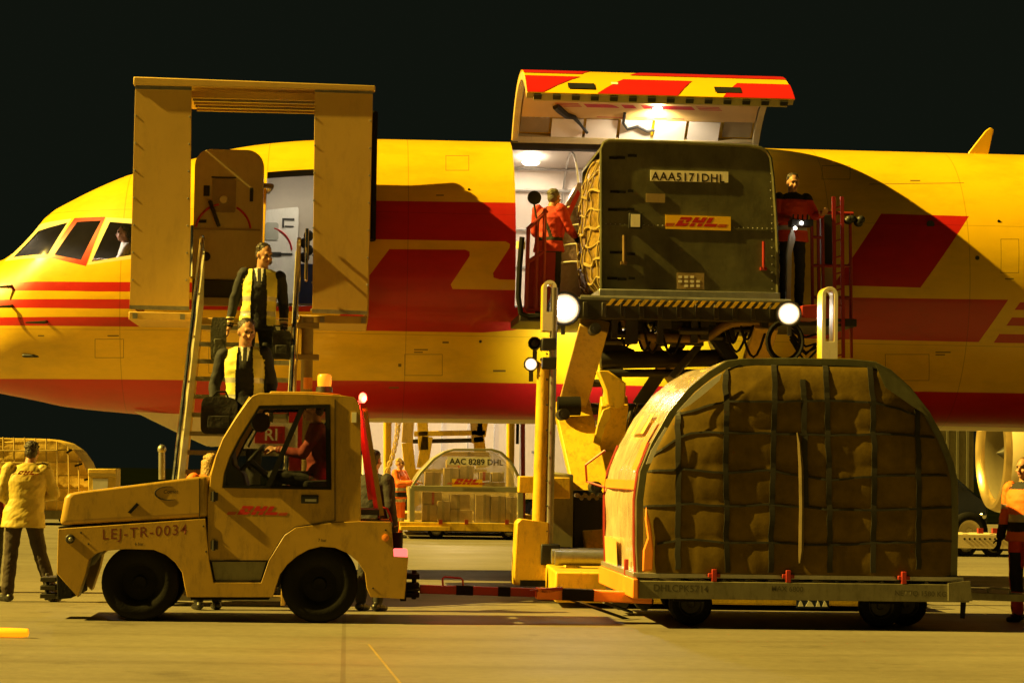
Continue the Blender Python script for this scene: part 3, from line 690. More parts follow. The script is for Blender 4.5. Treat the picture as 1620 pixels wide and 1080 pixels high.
# pilot in the cockpit comes with the people
# ------------------------------------------------------------------ passenger stairs with canopy
YS = 29.4
st = thing('passenger_stairs', (at(395, 500, YS).x, 28.0, 0), 'cream covered boarding stairs leading up to the open forward door of the aircraft', 'boarding stairs')
YB = 30.95
def panel(pts, name='canopy_panel'):
    bm = NB(); prism(bm, poly(pts, YS), YS, YS+.06); return obj(name, bm, 'stair_paint', st, bevel=.008)
panel([(214,136),(303,139),(299,490),(205,488)]); panel([(498,141),(590,144),(581,497),(494,494)])
for pts, s_ in (((214,136,205,488), 1), ((590,144,581,497), -1)):
    a = at(pts[0], pts[1], YS); b = at(pts[2], pts[3], YS); bm = NB()
    x0, x1 = a.x, a.x+s_*.05
    zs = [b.z+(a.z-b.z)*i/12 for i in range(13)]
    rear = [(min(31.55, max(YB, skinY(x0, z)-.06)) if s_ < 0 else YB, z) for z in zs]
    prism(bm, [(YS+.062, a.z), (YS+.062, b.z)]+rear, min(x0, x1), max(x0, x1), axis='x')
    obj('canopy_side', bm, 'stair_paint', st)
a, b = at(214, 122, YS), at(590, 136, YS)
bm = NB(); v = []
for p, dz in ((a, -.115), (b, -.075), (b, 0), (a, 0)): v.append((p.x+(.0 if p is b else 0), p.z+dz))
prism(bm, [(a.x-.02, a.z-.105), (b.x+.03, b.z-.068), (b.x+.03, b.z), (a.x-.02, a.z)], YS-.03, YS+.10); obj('canopy_beam', bm, 'stair_paint', st, bevel=.012)
bm = NB(); prism(bm, [(a.x, a.z-.045), (b.x, b.z-.045), (b.x, b.z-.012), (a.x, a.z-.012)], YS+.101, 31.6); obj('canopy_roof', bm, 'stair_paint', st)
for i in range(5):
    y = YS+.30+.27*i; p, q = at(303, 140, YS), at(498, 145, YS); bm = NB(); bar(bm, (p.x-.02, y, p.z-.03), (q.x+.02, y, q.z-.03), .05, .09); obj('canopy_slat', bm, 'grey_steel' if i % 2 else 'stair_paint', st)
bm = NB()   # rubber bellows round the rear of the right side
for k in range(3):
    p = at(590, 150, YS); q = at(586, 345, YS); tube(bm, [(p.x+.035+.015*(k % 2), min(31.6, max(YB, skinY(p.x, z)-.05))-.09*k, z) for z in np.linspace(q.z-.1, p.z+.1, 12)], .045, 6)
obj('bellows', bm, 'black_rubber', st)
a = at(205, 489, YS); b = at(581, 498, YS); ZP = (a.z+b.z)/2-.03
bm = NB(); c0, c1 = at(318, 490, YS).x, at(471, 490, YS).x
box(bm, a.x, c0-.02, YS-.10, YB-.1, ZP-.10, ZP); box(bm, c1+.02, b.x, YS-.10, YB-.1, ZP-.10, ZP); box(bm, c0-.02, c1+.02, YS-.12, YB+.1, ZP-.14, ZP-.06)
obj('platform', bm, 'stair_paint', st, bevel=.01)
bm = NB()
for x in (215, 290, 510, 575):
    p = at(x, 497, YS); box(bm, p.x-.03, p.x+.03, YS-.13, YS-.1, ZP-.09, ZP-.02)
obj('platform_bracket', bm, 'grey_steel', st)
# flight of steps toward the camera
NST = 15; YE0 = 25.25
def step_z(y): return (ZP-.06)*(y-YE0)/(YS-.1-YE0)
for i in range(NST):
    y = YE0+(YS-.1-YE0)*(i+.5)/NST; z = step_z(y)
    bm = NB(); box(bm, c0+.03, c1-.03, y-.15, y+.15, z-.04, z); box(bm, c0+.03, c1-.03, y-.155, y-.151, z-.05, z+.004, 1); obj('step', bm, ['dark_beige', 'grey_steel'], st)
for x, s_ in ((c0, 1), (c1, -1)):
    bm = NB(); prism(bm, [(YE0-.1, .02), (YE0+.3, .02), (YS-.1, ZP-.35), (YS-.1, ZP+.02), (YE0-.1, .35)], x-.02, x+.02, axis='x'); obj('stringer', bm, 'stair_paint', st, bevel=.006)
    mat('rail_panel', (.50, .47, .32), .35, var=.1, dirt=.3)
    bm = NB(); prism(bm, [(YE0+.15, .45), (YS-.12, ZP+.08), (YS-.12, ZP+.80), (YE0+.15, 1.15)], x+s_*.03-.008, x+s_*.03+.008, axis='x'); obj('rail_panel', bm, 'rail_panel', st)
    bm = NB(); tube(bm, [(x, YE0-.12, .3), (x, YE0-.12, 1.0), (x, YE0+.05, 1.22), (x, YS-.15, ZP+.92), (x, YS-.02, ZP+.98), (x, YS+.02, ZP+.3)], .026, 8); obj('handrail', bm, 'chrome', st)
    bm = NB()
    for i in range(6):
        y = YE0+.4+(YS-YE0-.6)*i/5; tube(bm, [(x, y, step_z(y)), (x, y, step_z(y)+1.0)], .018, 6)
    obj('rail_post', bm, 'chrome', st)
for x, y0, y1 in ((304, 357, 437), (486, 362, 442)):
    p, q = at(x, y0, YS-.15), at(x-2, y1, YS-.15); bm = NB(); tube(bm, [(p.x, p.y+.12, p.z), p, q, (q.x, q.y+.12, q.z)], .022, 8); obj('grab_bar', bm, 'chrome', st)
bm = NB()   # lift jack under the right side with its marker lamp
p, q = at(487, 502, YS-.3), at(487, 700, YS-.3); cyl(bm, p, Vector((p.x, p.y, 1.2)), .075, 14); cyl(bm, (p.x, p.y, 1.6), (p.x, p.y, .3), .10, 14)
for y in (515, 565): r = at(487, y, YS-.3); box(bm, r.x-.14, r.x+.14, r.y-.08, r.y+.08, r.z-.035, r.z+.035)
jk = obj('lift_jack', bm, 'dark_beige', st, bevel=.006)
r = at(487, 606, YS-.45); bm = NB(); cyl(bm, (r.x, r.y, r.z-.07), (r.x, r.y, r.z+.07), .055, 12); obj('marker_lamp', bm, 'orange_plastic', jk)
bm = NB()   # low chassis behind the tug
box(bm, c0-.5, c1+.55, 26.2, 30.6, .32, .62); box(bm, c0-.45, c1+.5, 26.4, 27.2, .62, .95); obj('chassis', bm, 'cream_paint', st, bevel=.03)
for x in (c0-.42, c1+.45):
    for y in (26.8, 29.8):
        bm = NB(); lathe(bm, [(.12, -.11), (.28, -.12), (.36, -.06), (.36, .06), (.28, .12), (.12, .11)], (x, y, .36), 'x', 24); w0 = obj('wheel', bm, 'black_rubber', st)
        bm = NB(); lathe(bm, [(.001, -.09), (.13, -.1), (.15, .1), (.001, .09)], (x, y, .36), 'x', 16); obj('rim', bm, 'grey_steel', w0)
# red and white notice board on the side of the steps
p = at(428, 687, 25.9); bm = NB(); box(bm, p.x-.32, p.x+.30, 25.84, 25.87, p.z-.16, p.z+.13, 0); sg = obj('notice_plate', bm, 'plate_white', st)
bm = NB(); box(bm, p.x-.17, p.x+.16, 25.832, 25.84, p.z-.10, p.z+.09); obj('notice_field', bm, 'red_ink', sg)
obj('notice_lettering', text_bm('RI', .13, (p.x-.07, 25.828, p.z-.065)), 'plate_white', sg, fix=False)
bm = NB(); p = at(470, 688, 26.1); box(bm, p.x-.09, p.x+.06, 25.9, 25.95, p.z-.4, p.z+.3); obj('warning_stripe', bm, 'red_paint', st)

# ------------------------------------------------------------------ main-deck cargo loader
ld = thing('cargo_loader', (at(1080, 900, 28).x, 28.0, 0), 'yellow scissor lift loader raised to the cargo door with two lit work lamps', 'cargo loader')
XL, XR = at(912, 500, 28.1).x, at(1262, 500, 28.1).x
DZ = 3.66
bm = NB(); box(bm, XL, XR, 28.05, 31.0, 3.36, 3.60)
for x in np.linspace(XL+.1, XR-.1, 12): box(bm, x-.03, x+.03, 28.02, 28.05, 3.38, 3.56)
deck = obj('deck', bm, 'dark_metal', ld, bevel=.01)
for i in range(9):
    y = 28.25+.33*i; bm = NB(); cyl(bm, (XL+.06, y, 3.62), (XR-.06, y, 3.62), .04, 10); obj('roller', bm, 'grey_steel', deck)
bm = NB()
zc0, zc1 = 3.52, 3.60
n = 22
for i in range(n):
    x0 = XL+.35+(XR-XL-.5)*i/n; wd = (XR-XL-.5)/n*.5
    prism(bm, [(x0, zc0), (x0+wd, zc0), (x0+wd+.07, zc1), (x0+.07, zc1)], 28.0, 28.018)
obj('hazard_stripe', bm, 'loader_yellow', deck)
bm = NB()
for i in range(40):    # hydraulic valves, chains and brackets under the deck
    x = random.uniform(XL+.35, XR-.35); y = random.uniform(28.15, 28.9); z = random.uniform(3.10, 3.36); s_ = random.uniform(.03, .09)
    if i % 3: box(bm, x-s_, x+s_, y-s_, y+s_, z-s_*.6, 3.37)
    else: cyl(bm, (x-s_*2, y, z), (x+s_*2, y, z), s_*.5, 8)
obj('valve_block', bm, 'dark_metal', ld, bevel=.005)
bm = NB()
for i in range(9):
    x = random.uniform(XL+.5, XR-.6); y = random.uniform(28.1, 28.6); z = 3.34; w_ = random.uniform(.1, .35); d_ = random.uniform(.12, .4)
    tube(bm, [(x+w_*t, y, z-d_*math.sin(math.pi*t)) for t in np.linspace(0, 1, 9)], .017, 6)
for cx, cy, r in ((1241, 540, 25),):
    c = at(cx, cy, 28.0); rr = r/131
    for k in range(2): tube(bm, [(c.x+(rr+.03*k)*math.cos(t), 28.0-.03*k, c.z+(rr*1.15+.03*k)*math.sin(t)) for t in np.linspace(0, 2*math.pi, 22)][:-1], .022, 6, closed=True)
for k in range(5):
    p = at(1250, 520+4*k, 28.1); q = at(1300, 538+random.randint(-12, 12), 28.1); mdl = (p+q)/2-Vector((0, 0, .08+.04*k)); tube(bm, [p, (p+mdl)/2-Vector((0,0,.02)), mdl, (q+mdl)/2, q], .016, 6)
obj('hydraulic_hose', bm, 'black_rubber', ld)
mat('brown_pipe', (.22, .14, .05), .45, var=.2, dirt=.4)
bm = NB(); tube(bm, [at(a, b, 28.3) for a, b in ((940,499),(968,500),(984,506),(998,522),(1012,531),(1040,534),(1104,536),(1122,532),(1142,518),(1158,511),(1200,508),(1235,507))], .055, 10); obj('bumper_pipe', bm, 'brown_pipe', ld)
# scissor arms: upper pair leans away and down, lower pair comes back toward the camera
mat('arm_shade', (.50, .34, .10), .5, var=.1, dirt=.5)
def arm(a, Ya, b, Yb, w_, h_, m_='loader_yellow'):
    bm = NB(); p, q = at(*a, Ya), at(*b, Yb); bar(bm, p, q, w_, h_, upv=(0, -1, .3)); return obj('scissor_arm', bm, m_, ld, bevel=.015)
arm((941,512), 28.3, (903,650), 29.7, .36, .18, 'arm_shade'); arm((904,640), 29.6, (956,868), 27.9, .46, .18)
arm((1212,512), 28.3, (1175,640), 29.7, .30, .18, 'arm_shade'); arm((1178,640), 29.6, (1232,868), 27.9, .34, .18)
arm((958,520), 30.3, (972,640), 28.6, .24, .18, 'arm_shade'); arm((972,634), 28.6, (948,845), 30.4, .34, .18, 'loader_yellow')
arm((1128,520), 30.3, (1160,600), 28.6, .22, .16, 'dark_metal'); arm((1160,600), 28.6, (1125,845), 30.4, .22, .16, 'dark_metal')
bm = NB(); prism(bm, poly([(944,586),(962,586),(990,606),(988,640),(978,648),(960,640),(957,618)], 28.35), 28.3, 28.5); obj('knee_block', bm, 'loader_yellow', ld, bevel=.02)
bm = NB(); prism(bm, poly([(953,648),(965,643),(965,660),(957,672),(948,705),(938,700),(944,672)], 28.3), 28.2, 28.3); obj('knee_link', bm, 'loader_yellow', ld, bevel=.008)
for (x0, y0, x1, y1, Y, r) in ((895,646,1190,648,29.6,.075), (950,570,1140,566,29.2,.11), (950,590,1120,590,29.0,.05), (905,606,965,606,29.3,.05), (925,690,1180,690,29.9,.07)):
    bm = NB(); cyl(bm, at(x0, y0, Y), at(x1, y1, Y), r, 14); obj('cross_shaft', bm, 'dark_metal', ld)
bm = NB(); p = at(915, 646, 29.2)
for s_ in (0, ): cyl(bm, at(882, 642, 29.2), at(918, 642, 29.2), .12, 16)
obj('pivot_pin', bm, 'black_rubber', ld)
bm = NB(); cyl(bm, at(978, 745, 28.9), at(1000, 655, 29.5), .06, 12); cyl(bm, at(985, 715, 29.1), at(1008, 640, 29.6), .04, 12); obj('hydraulic_ram', bm, 'chrome', ld)
# guide post at the near end with its rounded guards
YP = 27.0
bm = NB(); cyl(bm, at(850, 906, YP), at(861, 572, YP), .082, 16); gp = obj('guide_post', bm, 'loader_yellow', ld)
bm = NB(); cyl(bm, at(868, 900, YP-.05), at(877, 455, YP-.05), .045, 14); obj('post_slide', bm, 'grey_steel', gp)
bm = NB()
for y in (575, 545): p = at(867, y, YP); box(bm, p.x-.085, p.x+.085, YP-.15, YP+.12, p.z-.07, p.z+.07)
p = at(868, 872, YP); box(bm, p.x-.10, p.x+.12, YP-.13, YP+.08, p.z-.15, p.z+.09)
obj('post_clamp', bm, 'black_plastic', gp, bevel=.015)
def hoop(cx, y0, y1, wpx, Y, nm='corner_guard'):
    p0, p1 = at(cx-wpx/2, y1, Y), at(cx+wpx/2, y0, Y); w_ = p1.x-p0.x; n = 10
    def ring(ins, zb): 
        r = w_/2-ins; cxx = (p0.x+p1.x)/2; zt = p1.z-w_/2
        return [(cxx-r, zb)]+[(cxx-r*math.cos(math.pi*i/n), zt+r*math.sin(math.pi*i/n)) for i in range(n+1)]+[(cxx+r, zb)]
    bm = NB(); prism(bm, [ring(0, p0.z), ring(.045, p0.z+.22)[::-1]], Y-.14, Y+.14, mi=1, mi_side=0)
    return obj(nm, bm, ['loader_yellow', 'plate_white'], ld, bevel=.006)
hoop(868, 445, 524, 23, 27.05); hoop(1309, 455, 570, 26, 27.05)
bm = NB(); p = at(1309, 568, 27.05); cyl(bm, p, (p.x-.1, 27.05, .3), .07, 14); obj('guide_post', bm, 'loader_yellow', ld)
# chassis
XC0, XC1 = at(862, 905, 27.0).x, at(1420, 905, 26.0).x
bm = NB(); prism(bm, [(25.62, .06), (30.6, .20), (30.6, .52), (25.62, .40)], XC0, XC1, axis='x'); ch = obj('chassis', bm, 'loader_yellow', ld, bevel=.02)
bm = NB()
for i in range(3): cyl(bm, (XC0+.05, 26.3+.42*i, .53), (XC1, 26.3+.42*i, .53), .085, 16)
obj('conveyor_roller', bm, 'grey_steel', ld)
bm = NB(); p, q = at(811, 925, 27.0), at(893, 822, 27.0); prism(bm, poly([(811,924),(893,930),(893,893),(868,878),(868,826),(822,820),(816,826)], 27.0), 26.9, 27.3); ob = obj('outrigger', bm, 'loader_yellow', ld, bevel=.02)
bm = NB(); p = at(850, 920, 26.9); box(bm, p.x-.2, p.x+.25, 26.87, 26.895, p.z-.05, p.z+.02); obj('outrigger_foot', bm, 'black_rubber', ob)
bm = NB(); p = at(900, 915, 26.7); prism(bm, poly([(890,938),(914,938),(914,893),(908,886),(893,890)], 26.5), 26.4, 26.6); obj('mud_guard', bm, 'loader_yellow', ld, bevel=.012)
mat('olive_panel', (.24, .22, .12), .5, var=.15, dirt=.5)
bm = NB(); prism(bm, poly([(869,745),(906,750),(904,900),(868,900)], 27.6), 27.5, 28.6); obj('engine_cover', bm, 'olive_panel', ld, bevel=.02)
bm = NB(); prism(bm, poly([(906,775),(952,775),(952,905),(905,905)], 28.1), 28.0, 29.5); obj('dark_hollow', bm, 'black_plastic', ld, bevel=.02)  # black block stands in for the shaded hollow beside the engine cover
bm = NB()
for i in range(7): p = at(912+6*i, 783+(i % 2)*4, 27.9); cyl(bm, (p.x, 27.75, p.z), (p.x, 27.95, p.z), .03, 8)
obj('hydraulic_fitting', bm, 'chrome', ld)
for x0, x1, y0, y1, Y in ((873, 901, 755, 788, 27.4), (820, 849, 753, 779, 27.4)):
    bm = NB(); p, q = at(x0, y1, Y), at(x1, y0, Y); box(bm, p.x, q.x, Y-.1, Y+.2, p.z, q.z); obj('bracket', bm, 'loader_yellow', ld, bevel=.012)
bm = NB(); p, q = at(849, 786, 27.35), at(874, 756, 27.35); box(bm, p.x, q.x, 27.22, 27.5, p.z, q.z); obj('clamp_block', bm, 'black_plastic', ld, bevel=.01)
# sticker on the low front panel
p = at(1285, 953, 25.6); bm = NB(); box(bm, p.x-.18, p.x+.19, 25.598, 25.604, p.z-.06, p.z+.055)
mat('navy', (.015, .022, .06), .5, var=.1)
stk = obj('data_plate', bm, 'navy', ld)
bm = NB()
for dx, w_ in ((-.16, .06), (-.08, .10), (.04, .05), (.11, .06)): prism(bm, [(p.x+dx, p.z-.04), (p.x+dx+w_, p.z-.04), (p.x+dx+w_*.7, p.z+.01), (p.x+dx+w_*.4, p.z+.025)], 25.592, 25.597)
obj('plate_print', bm, 'plate_white', stk)
for x in (XC0+.25, XC1-.3):
    for y in (27.3, 29.9):
        bm = NB(); lathe(bm, [(.10, -.12), (.24, -.13), (.31, -.07), (.31, .07), (.24, .13), (.10, .12)], (x, y, .31), 'x', 24); obj('wheel', bm, 'black_rubber', ld)
# work cages on the bridge beside the door
def cage(pts_v, rails, Y, r=.022):
    bm = NB()
    for x, y0, y1, dx in pts_v: tube(bm, [at(x, y0, Y), at(x+dx, y1, Y)], r, 8)
    for (a, b, c, d) in rails: tube(bm, [at(a, b, Y), at(c, d, Y)], r, 8)
    return bm
bm = cage([(836,362,490,-4),(862,330,492,-3),(850,350,490,-3)], [(834,363,866,333),(834,415,862,397),(832,490,880,490)], 29.6, .026)
obj('guard_rail', bm, 'red_metal', ld)
bm = NB(); prism(bm, poly([(838,412),(862,399),(879,399),(876,492),(832,490)], 29.75), 29.74, 29.76); obj('guard_panel', bm, 'red_metal', ld)
bm = NB(); tube(bm, [at(a, b, 29.3) for a, b in ((826,375),(822,420),(820,470),(824,495),(838,502),(862,500),(880,498))], .035, 8); obj('rubber_buffer', bm, 'black_rubber', ld)
p, q = at(818, 502, 29.9), at(1345, 506, 29.9); bm = NB(); box(bm, p.x, XL-.01, 29.4, 31.1, 3.40, 3.50); box(bm, XR+.01, at(1345, 506, 29.6).x, 29.2, 31.1, 3.40, 3.50); obj('side_platform', bm, 'dark_metal', ld, bevel=.01)
bm = NB(); p = at(824, 388, 29.5); cyl(bm, (p.x, 29.5, p.z-.05), (p.x, 29.5, p.z+.05), .06, 12); obj('buffer_post', bm, 'cream_paint', ld)
# right: ladder, control stand
YL = 29.2
bm = NB()
for x in (1319, 1332): p, q = at(x, 311, YL), at(x+2, 566, YL); bar(bm, p, q, .045, .03)
for i in range(10): y = 330+26*i; p, q = at(1319+i*.2, y, YL), at(1333+i*.2, y-4, YL); tube(bm, [p, q], .013, 6)
obj('ladder', bm, 'red_metal', ld)
bm = cage([(1284,336,505,2),(1301,336,505,2),(1345,338,566,2),(1294,336,505,2)], [(1282,336,1350,338),(1283,375,1302,376),(1283,420,1346,421),(1283,470,1346,471)], 29.5, .022); obj('guard_rail', bm, 'red_metal', ld)
bm = NB(); p, q = at(1304, 422, 29.7), at(1318, 340, 29.7); box(bm, p.x-.05, q.x, 29.65, 29.8, p.z, q.z); obj('cabinet', bm, 'black_plastic', ld, bevel=.015)
bm = NB(); p, q = at(1304, 460, 29.7), at(1316, 424, 29.7); box(bm, p.x-.02, q.x, 29.65, 29.8, p.z, q.z); obj('side_plate', bm, 'dark_beige', ld)
bm = NB(); prism(bm, poly([(1266,484),(1298,482),(1298,505),(1266,503)], 28.6), 28.5, 29.2); obj('red_beam', bm, 'red_metal', ld, bevel=.01)
mat('grey_blue', (.34, .34, .33), .45, var=.1)
bm = NB(); prism(bm, poly([(1243,505),(1250,505),(1252,400),(1258,378),(1254,358),(1248,372),(1244,400)], 28.9), 28.86, 28.94); cs = obj('control_stand', bm, 'grey_blue', ld, bevel=.008)
bm = NB(); p = at(1267, 352, 28.85); box(bm, p.x-.14, p.x+.14, 28.75, 28.98, p.z-.05, p.z+.03)
for k in range(4): cyl(bm, (p.x-.1+.06*k, 28.85, p.z+.03), (p.x-.1+.06*k, 28.83, p.z+.10), .012, 6)
obj('control_panel', bm, 'black_plastic', cs, bevel=.01)
for x, y in ((1268, 353), (1258, 361)): bm = NB(); c = at(x, y, 28.72); ell(bm, c, .022, .015, .022, 10, 8); obj('indicator_lamp', bm, 'lamp_soft', cs)
bm = NB(); c = at(1352, 350, 29.4)
for k in range(5): ell(bm, (c.x+random.uniform(-.1, .1), 29.4, c.z+random.uniform(-.1, .06)), .06, .05, .05, 10, 6)
obj('beacon_mount', bm, 'black_plastic', ld)
# work lamps: big left and right headlamps, a small round lamp on the post
def lamp(cx, cy, Y, r, tgt, energy, col=(1, .88, .70), mname='lamp_white', angle=150):
    c = at(cx, cy, Y); d = (Vector(tgt)-c).normalized()
    bm = NB(); lathe(bm, [(.001, -.16), (r*.6, -.15), (r*1.08, -.03), (r*1.12, .012), (r*.98, .012), (r*.9, -.01)], c, d, 24, caps=False); o = obj('work_lamp', bm, 'black_plastic', ld)
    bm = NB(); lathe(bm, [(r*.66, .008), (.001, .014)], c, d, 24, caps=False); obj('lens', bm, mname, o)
    for ra, rb, ha, hb_, mm_ in ((r*.86, r*.662, .002, .008, 'lamp_glow'), (r*1.02, r*.862, -.006, .002, 'lamp_glow_outer')):  # glowing rings imitate soft bloom fading out round the lens
        if energy or mname == 'lamp_soft': bm = NB(); lathe(bm, [(ra, ha), (rb, hb_)], c, d, 24, caps=False); obj('glow_ring', bm, mm_, o)
    bm = NB()
    for k in range(4): a_ = k*math.pi/2+.4; u_, w_ = frame_axes(d); cyl(bm, c+(u_*math.cos(a_)+w_*math.sin(a_))*r*1.06, c+(u_*math.cos(a_)+w_*math.sin(a_))*r*1.06+d*.022, .010, 6)
    bar(bm, c-d*.12-Vector((0, 0, r*1.1)), c-d*.12-Vector((0, 0, r*1.1+.12)), .05, .02, upv=(0, 1, 0)); obj('lamp_bracket', bm, 'dark_metal', o)
    if energy: spot('work_lamp_light', c+d*.06, tgt, energy, col, r*.7, angle, .8)
    return o
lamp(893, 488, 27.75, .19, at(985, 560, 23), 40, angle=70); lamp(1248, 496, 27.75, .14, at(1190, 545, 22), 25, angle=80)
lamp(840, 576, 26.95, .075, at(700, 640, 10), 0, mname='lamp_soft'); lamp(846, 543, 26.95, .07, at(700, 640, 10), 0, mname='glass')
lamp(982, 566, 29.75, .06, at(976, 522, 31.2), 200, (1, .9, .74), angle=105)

# ------------------------------------------------------------------ main-deck container on the loader
YA = 28.7; YAf = 31.2; ZB = DZ+.005
ca = thing('cargo_container', (at(1090, 470, YA).x, YA+1.2, ZB), 'dull olive metal air freight container with netted open end raised on the loader deck', 'freight container')
PA = [(951,470),(951,236),(955,226),(964,222),(1060,225),(1185,231),(1203,234),(1213,240),(1219,250),(1223,280),(1227,340),(1230,400),(1230,474)]
pa = poly(PA, YA); pa = [(x, max(z, ZB+.11) if i in (0, len(pa)-1) else z) for i, (x, z) in enumerate(pa)]
bm = NB(); prism(bm, pa, YA+.006, YA+.05); ap = obj('front_panel', bm, 'olive_metal', ca, bevel=.004)
bm = NB()    # roof and right side skin
pr = pa[1:]
for q0, q1 in zip(pr, pr[1:]):
    v = [bm.verts.new(v_) for v_ in ((q0[0], YA+.05, q0[1]), (q1[0], YA+.05, q1[1]), (q1[0], YAf, q1[1]), (q0[0], YAf, q0[1]))]; face(bm, v)
bmesh.ops.remove_doubles(bm, verts=bm.verts[:], dist=1e-4); obj('roof_skin', bm, 'olive_metal', ca)
bm = NB(); q = [(x*.992+.008*ca.location.x, z) for x, z in pa]; prism(bm, q, YAf-.04, YAf); obj('rear_panel', bm, 'olive_metal', ca)
bm = NB(); box(bm, pa[0][0]-.03, pa[-1][0]+.03, YA-.03, YAf+.03, ZB, ZB+.11); obj('base', bm, 'alu', ca, bevel=.012)
bm = NB()   # edge extrusion round the front panel
tube(bm, [(x, YA, z) for x, z in pa], .022, 6)
for x, z in (pa[0], pa[-1]): pass
obj('edge_frame', bm, 'olive_metal', ca)
bm = NB()
for x0, y0, x1, y1 in ((951,354,1229,362),(951,462,1230,466)):
    for i in range(38):
        f = i/37; p = at(x0+(x1-x0)*f, y0+(y1-y0)*f, YA); lathe(bm, [(.009, 0), (.006, -.006), (.001, -.008)], (p.x, YA+.006, p.z), 'y', 6, caps=False)
for i in range(16):
    p = at(1224-(0 if i > 4 else 2), 262+13*i, YA); lathe(bm, [(.009, 0), (.006, -.006), (.001, -.008)], (p.x-.02, YA+.006, p.z), 'y', 6, caps=False)
rv = obj('rivet', bm, 'alu', ap); rv['kind'] = 'stuff'
bm = NB(); p, q = at(951, 356, YA), at(1229, 364, YA); prism(bm, [(p.x+.03, p.z-.008), (q.x-.03, q.z-.008), (q.x-.03, q.z+.012), (p.x+.03, p.z+.012)], YA-.004, YA+.005); obj('panel_seam', bm, 'olive_metal', ap)
def plate(name, x0, y0, x1, y1, m_, par, Y=YA, t=.008, skew=0):
    a, b, c, d = at(x0, y0, Y), at(x1, y0+skew, Y), at(x1, y1+skew, Y), at(x0, y1, Y)
    bm = NB(); prism(bm, [(a.x, a.z), (b.x, b.z), (c.x, c.z), (d.x, d.z)], Y-t, Y+.003); return obj(name, bm, m_, par)
def skewed_text(s, h, x, y, Y, skew, **kw):
    p = at(x, y, Y); bm = text_bm(s, h, (p.x, Y, p.z), **kw); t = math.tan(skew)
    for v in bm.verts: v.co.z -= (v.co.x-p.x)*t
    return bm
pl = plate('number_plate', 1029, 269, 1152, 286, 'plate_white', ap, skew=3)
obj('plate_lettering', skewed_text('AAA5171DHL', .100, 1031, 284.5, YA-.0092, .012, bold=.02, narrow=.985, space=1.12), 'black_ink', pl, fix=False)
pl = plate('logo_plate', 1053, 340, 1156, 362, 'plate_yellow', ap, skew=3)
p = at(1104, 360, YA); obj('logo_lettering', logo_bm(.115, (p.x, YA-.0082, p.z+.012)), 'red_ink', pl, fix=False)
bm = NB(); p, q = at(994, 362, YA), at(1015, 338, YA); box(bm, p.x, q.x, YA-.05, YA+.01, p.z, q.z); dp = obj('document_box', bm, 'black_plastic', ap, bevel=.008)
bm = NB(); box(bm, p.x+.025, q.x-.025, YA-.056, YA-.05, p.z+.02, q.z-.015); obj('document', bm, 'plate_white', dp)
plate('old_label', 1022, 306, 1052, 320, 'dark_beige', ap, skew=1); 
pl = plate('data_plate', 1071, 431, 1114, 457, 'dark_beige', ap, skew=1)
bm = NB()
for r_ in range(3):
    for c_ in range(4):
        if (r_*4+c_) % 5 == 3: continue
        p = at(1076+9.5*c_, 438+7*r_, YA); box(bm, p.x-.022, p.x+.022, YA-.011, YA-.009, p.z-.016, p.z+.014)
obj('plate_print', bm, 'plate_white', pl)
for x, y0, y1, m_ in ((987, 372, 416, 'brown_pipe'), (1208, 382, 425, 'red_metal')):
    bm = NB(); p, q = at(x, y0, YA-.03), at(x, y1, YA-.03); cyl(bm, p, q, .018, 8); box(bm, q.x-.04, q.x+.04, YA-.045, YA+.01, q.z-.02, q.z+.02); obj('door_bolt', bm, m_, ap)
bm = NB()
for y in (248, 302, 330, 400, 440, 462):
    for k in range(3): p = at(970+14*k, y+random.uniform(-2, 2), YA); box(bm, p.x-random.uniform(.03, .08), p.x+random.uniform(.03, .08), YA-.006, YA+.005, p.z-.016, p.z+.016)
obj('scuff_plate', bm, 'black_rubber', ap)
# netted open end on the left: wrapped load bulging out, gold straps over it
mat('gold_wrap', (.26, .165, .035), .32, var=.6, scale=9, bump=.6, bscale=14, dirt=.35)
mat('strap_gold', (.34, .25, .08), .5, var=.3)
xa0 = pa[0][0]; zt = pa[3][1]-.03; zb = ZB+.12
bm = NB(); ny, nz_ = 26, 30; G = []
for j in range(nz_+1):
    f = j/nz_; row = []
    for i in range(ny+1):
        g = i/ny; y = YA+.06+(YAf-YA-.12)*g
        bl = .16*math.sin(math.pi*min(1, g*1.02))**.45*(1-abs(2*f-1)**6)
        bl += .05*noise.noise(Vector((g*7, f*9, 3)))+.025*noise.noise(Vector((g*22, f*20, 8)))
        row.append(bm.verts.new((xa0+.05-max(bl, -.02)+.12*f**6, y, zb+(zt-zb)*f)))
    G.append(row)
for j in range(nz_):
    for i in range(ny): face(bm, (G[j][i], G[j][i+1], G[j+1][i+1], G[j+1][i]))
obj('wrapped_load', bm, 'gold_wrap', ca, smooth=180)
def end_pt(g, f):
    y = YA+.06+(YAf-YA-.12)*g; bl = .16*math.sin(math.pi*min(1, g*1.02))**.45*(1-abs(2*f-1)**6)+.05*noise.noise(Vector((g*7, f*9, 3)))
    return Vector((xa0+.045-max(bl, -.02)-.015+.12*f**6, y, zb+(zt-zb)*f))
for k in range(7):
    g = .04+.92*k/6; bm = NB(); tube(bm, [end_pt(g, f) for f in np.linspace(0, 1, 22)], .012, 5); obj('net_strap', bm, 'strap_gold', ca)
for k in range(8):
    f = .07+.86*k/7; bm = NB(); tube(bm, [end_pt(g, f+.018*math.sin(g*18+k)) for g in np.linspace(.0, 1, 26)], .02 if k % 2 else .013, 5); obj('net_strap', bm, 'strap_gold', ca)
